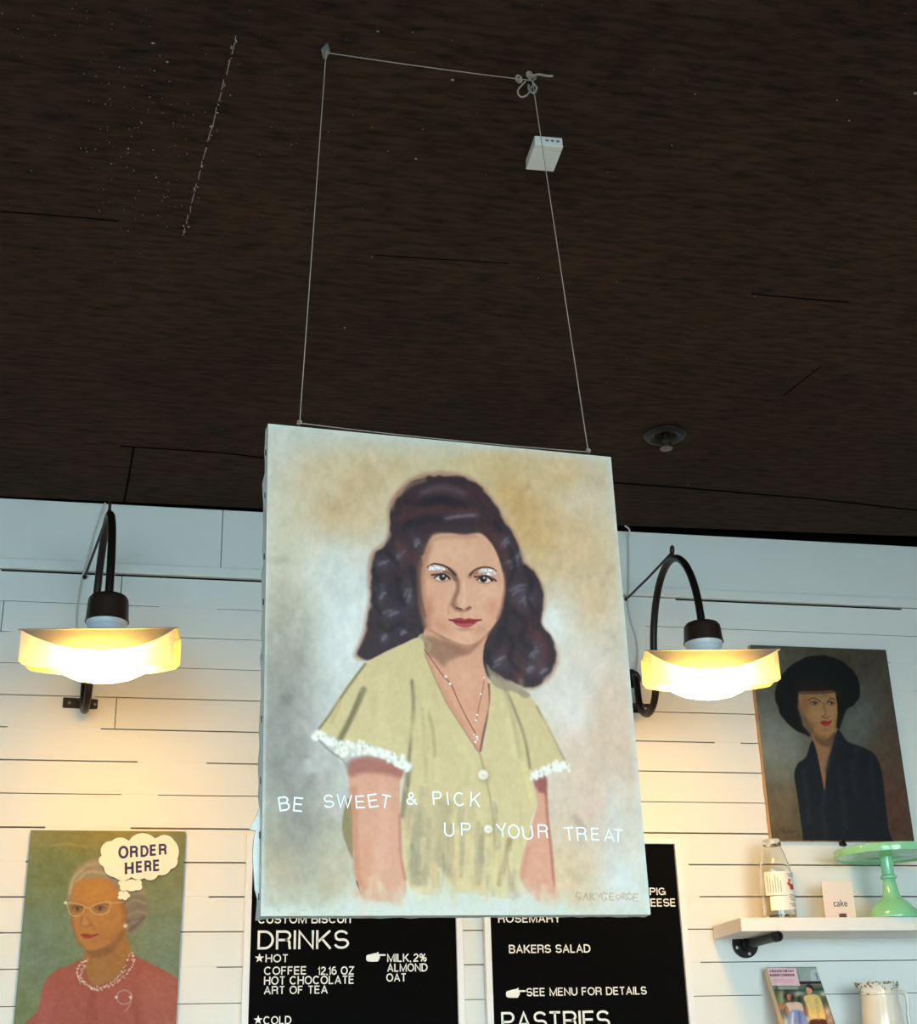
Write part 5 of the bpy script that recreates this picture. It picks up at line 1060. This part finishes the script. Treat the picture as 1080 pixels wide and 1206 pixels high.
# lower shelf (its edge lies just under the frame), the book and the pitcher on it
LZ = 1.600
bm = bmesh.new(); add_box(bm, (1.668, -.233, LZ-.039), (3.0, -.013, LZ), bev=.0015)
tag(finish('wall_shelf', bm, M_SHELFW), 'lower white wall shelf under the cookbook and cream pitcher', 'shelf', 'white wall shelves')
def art_book(X, Y):
    Z = lambda L: [(890+a/9.82, 1130+b/9.82) for a, b in L]
    C = Canvas(X, Y, (128, 140, 132))
    C.fill(Z([(20, 290), (900, 290), (1000, 800), (20, 800)]), (96, 104, 84), 3, smooth=False); C.blob(*Z([(300, 450)])[0], 14, 12, (92, 104, 70), .8, noise=.7); C.blob(*Z([(820, 560)])[0], 9, 14, (150, 130, 100), .8, noise=.7)
    C.fill(Z([(480, 100), (740, 100), (790, 260), (520, 260)]), (150, 164, 160), 1, smooth=False); C.fill(Z([(640, 130), (740, 130), (760, 250), (650, 250)]), (184, 192, 198), 1.5, .8); C.stroke(Z([(700, 160), (715, 230)]), 2, (108, 112, 130), 1, .7)
    C.stroke(Z([(500, 270), (640, 268), (780, 262)]), 3, (40, 38, 38), .8); C.stroke(Z([(220, 350), (480, 360), (830, 340)]), 3, (56, 76, 70), 1); C.stroke(Z([(220, 330), (480, 330)]), 3, (170, 180, 176), 1.2, .8)
    for a, b, w, h, c in ((240, 330, 2, 9, (60, 64, 54)), (300, 440, 3, 8, (190, 190, 170)), (260, 480, 4, 9, (120, 140, 84)), (500, 400, 5, 3, (220, 216, 206)), (780, 400, 4, 3, (224, 216, 206)), (510, 460, 3, 6, (40, 40, 40)), (830, 600, 4, 5, (206, 190, 180)), (790, 480, 5, 6, (84, 86, 66)), (300, 640, 6, 7, (90, 110, 110)), (350, 720, 4, 6, (200, 206, 206)), (190, 470, 4, 10, (150, 140, 70)), (860, 700, 4, 6, (200, 150, 140)), (610, 690, 4, 5, (226, 200, 196)), (280, 540, 5, 4, (190, 120, 84))): C.blob(*Z([(a, b)])[0], w, h, c, .85)
    sk = (190, 120, 88)
    C.stroke(Z([(350, 520), (290, 570), (270, 545)]), 2.6, sk, 1); C.stroke(Z([(360, 540), (365, 600), (390, 640)]), 2.6, sk, 1); C.stroke(Z([(530, 530), (550, 600), (540, 660)]), 2.6, sk, 1)
    C.fill(Z([(350, 510), (420, 490), (500, 495), (535, 520), (540, 600), (400, 610), (375, 560)]), (222, 188, 170), 1); C.fill(Z([(395, 605), (540, 600), (590, 780), (390, 780)]), (132, 148, 196), 1); C.stroke(Z([(430, 620), (425, 760)]), 3, (206, 208, 220), 1.2, .8); C.stroke(Z([(500, 610), (520, 760)]), 3, (100, 112, 170), 1.2, .8)
    C.blob(*Z([(370, 425)])[0], 5.5, 5, (44, 32, 28), 1); C.fill(Z([(360, 410), (400, 400), (420, 440), (400, 475), (370, 460)]), (198, 130, 96), .8); C.blob(*Z([(425, 450)])[0], 2.5, 4, (40, 30, 28), .9)
    C.stroke(Z([(585, 470), (600, 600), (650, 690)]), 3, sk, 1); C.stroke(Z([(740, 480), (790, 600), (790, 680)]), 3, sk, 1)
    C.fill(Z([(555, 440), (610, 410), (690, 405), (745, 440), (780, 560), (800, 700), (640, 710), (600, 560)]), (220, 190, 122), 1); C.fill(Z([(640, 700), (800, 695), (810, 780), (640, 780)]), (90, 52, 44), 1.2); C.stroke(Z([(700, 470), (720, 600), (730, 690)]), 3, (196, 164, 98), 1.5, .6)
    C.fill(Z([(585, 330), (610, 305), (645, 320), (655, 370), (620, 410), (590, 380)]), (204, 146, 112), .8); C.fill(Z([(570, 310), (620, 285), (665, 320), (665, 370), (645, 340), (600, 320)]), (44, 34, 32), .9)
    C.fill(Z([(60, 90), (110, 90), (240, 760), (200, 760)]), (150, 150, 146), 1, .6, smooth=False)
    C.fill(Z([(125, 95), (465, 100), (515, 305), (178, 305)]), (224, 190, 200), .8, 1, smooth=False)
    for L in ([(200, 235), (440, 238)], [(215, 258), (450, 262)]): C.stroke(Z(L), 1.2, (206, 158, 172), .8, .8)
    C.grain(10, 4, 81)
    return C.c
M_BOOK = paint_mat('printed book cover', rough=.3, weave=300, bump=.02)
# the book leans back against the wall
bk_x0, bk_w, bk_h, bk_t, lean = 1.806, .166, .293, .030, math.radians(24)
byaw = math.radians(3)
bux = np.array([math.cos(byaw), math.sin(byaw), 0]); bn0 = np.array([math.sin(byaw), -math.cos(byaw), 0])
buz = np.array([0, 0, math.cos(lean)])-bn0*math.sin(lean); bn = bn0*math.cos(lean)+np.array([0, 0, math.sin(lean)])
bl = np.array([bk_x0+.014, -.166, LZ+.012]); BO = bl+bux*bk_w/2+buz*bk_h/2
bk = thing('cookbook', 'cookbook with two people on its cover leaning on the wall under the white shelf', 'book', BO)
painted_grid('cover', bk_w, bk_h, 180, 280, lambda u, v: BO+np.outer(u, bux)+np.outer(v, buz), art_book, M_BOOK, (.78, .86, .92), .92, bk)
bm = bmesh.new(); obox(bm, BO, bux, buz, bn, -bk_w/2, bk_w/2, -bk_h/2, bk_h/2, -.0025, -.0004); obox(bm, BO, bux, buz, bn, -bk_w/2, bk_w/2, -bk_h/2, bk_h/2, -bk_t, -bk_t+.0022); finish('boards', bm, mat('book board', (206, 170, 128), rough=.6), bk)
bm = bmesh.new(); obox(bm, BO, bux, buz, bn, -bk_w/2+.003, bk_w/2-.003, -bk_h/2+.003, bk_h/2-.003, -bk_t+.0022, -.0025); finish('pages', bm, mat('book pages', (226, 206, 176), rough=.8, var=.1, scale=300), bk)
bm = bmesh.new()
for s, xl, xr, yt, yb in (('A BACK IN THE DAY', 906.5, 935.5, 1142.3, 1145.3), ('BAKERY COOKBOOK', 907.5, 936.5, 1147, 1150)): letter_on(bm, s, xl, xr, yt, yb, 0, BO, bux, buz, bn, .2, .0003, .0003)
finish('title', bm, mat('maroon print', (116, 48, 62), rough=.6), bk)

# pitcher
M_CREAM = mat('cream glazed ceramic', (226, 216, 202), rough=.15, var=.03)
M_LEAF = mat('olive painted leaf', (112, 110, 52), rough=.3, var=.3, scale=200)
M_BERRY = mat('brown painted berry', (110, 66, 40), rough=.3, var=.2)
pcn = np.array([2.125, -.135, LZ])
pt = thing('ceramic_pitcher', 'cream ceramic pitcher with leaf-painted rim and curved handle, under the white shelf', 'pitcher', pcn)
bm = bmesh.new(); seg = 48
pr = [(0, .002), (.048, .0), (.054, .006), (.058, .04), (.060, .09), (.058, .14), (.054, .175), (.0535, .188), (.0555, .1895), (.0535, .192), (.054, .205), (.058, .222), (.0585, .224), (.0545, .222), (.050, .205), (.049, .175), (.054, .09), (.05, .012), (0, .010)]
add_lathe(bm, pr, tuple(pcn), seg)
for v in bm.verts:                                   # pull the rim out to a spout on the left
    z = v.co.z-pcn[2]
    if z > .18:
        d = Vector((v.co.x-pcn[0], v.co.y-pcn[1])); a = math.atan2(d.y, -d.x); k = math.exp(-(a/.42)**2)*((z-.18)/.044)**1.4
        v.co.x -= k*.022; v.co.z += k*.002
        v.co.z += .0025*math.sin(7*math.atan2(d.y, d.x))*((z-.18)/.044)
finish('body', bm, M_CREAM, pt, True)
bm = bmesh.new(); hp_ = smooth_path([(pcn[0]+.053, pcn[1], LZ+.196), (pcn[0]+.072, pcn[1], LZ+.197), (pcn[0]+.086, pcn[1], LZ+.190), (pcn[0]+.088, pcn[1], LZ+.165), (pcn[0]+.084, pcn[1], LZ+.125), (pcn[0]+.088, pcn[1], LZ+.09), (pcn[0]+.080, pcn[1], LZ+.06), (pcn[0]+.057, pcn[1], LZ+.05)], 6)
add_tube(bm, hp_, .0058, seg=12); finish('handle', bm, M_CREAM, pt, True)
rl = random.Random(9)
bml = bmesh.new(); bmb = bmesh.new()
for k in range(60):
    a = math.radians(rl.uniform(-95, 95)); z = .224-abs(rl.gauss(0, .012))
    if z < .186: continue
    r = (.0545+(.0045*max(0, (z-.2)/.024)))+.0008; spout = math.exp(-(((a+math.pi/2))/.42)**2)*max(0, (z-.18)/.044)**1.4*.022
    c = np.array([pcn[0]+r*math.sin(a)-spout, pcn[1]-r*math.cos(a), LZ+z]); t1 = np.array([math.cos(a), math.sin(a), 0]); n_ = np.array([math.sin(a), -math.cos(a), 0]); s = rl.uniform(.0016, .0034); ph = rl.uniform(0, 3)
    B_ = bml if k % 4 else bmb
    add_prism(B_, [tuple(c+s*((1.7 if B_ is bml else .8)*math.cos(q)*(t1*math.cos(ph)+EZ*math.sin(ph))+.8*math.sin(q)*(-t1*math.sin(ph)+EZ*math.cos(ph)))) for q in np.linspace(0, 6.283, 9)[:-1]], tuple(n_*.0006))
finish('leaf_pattern', bml, M_LEAF, pt); finish('berry_pattern', bmb, M_BERRY, pt)
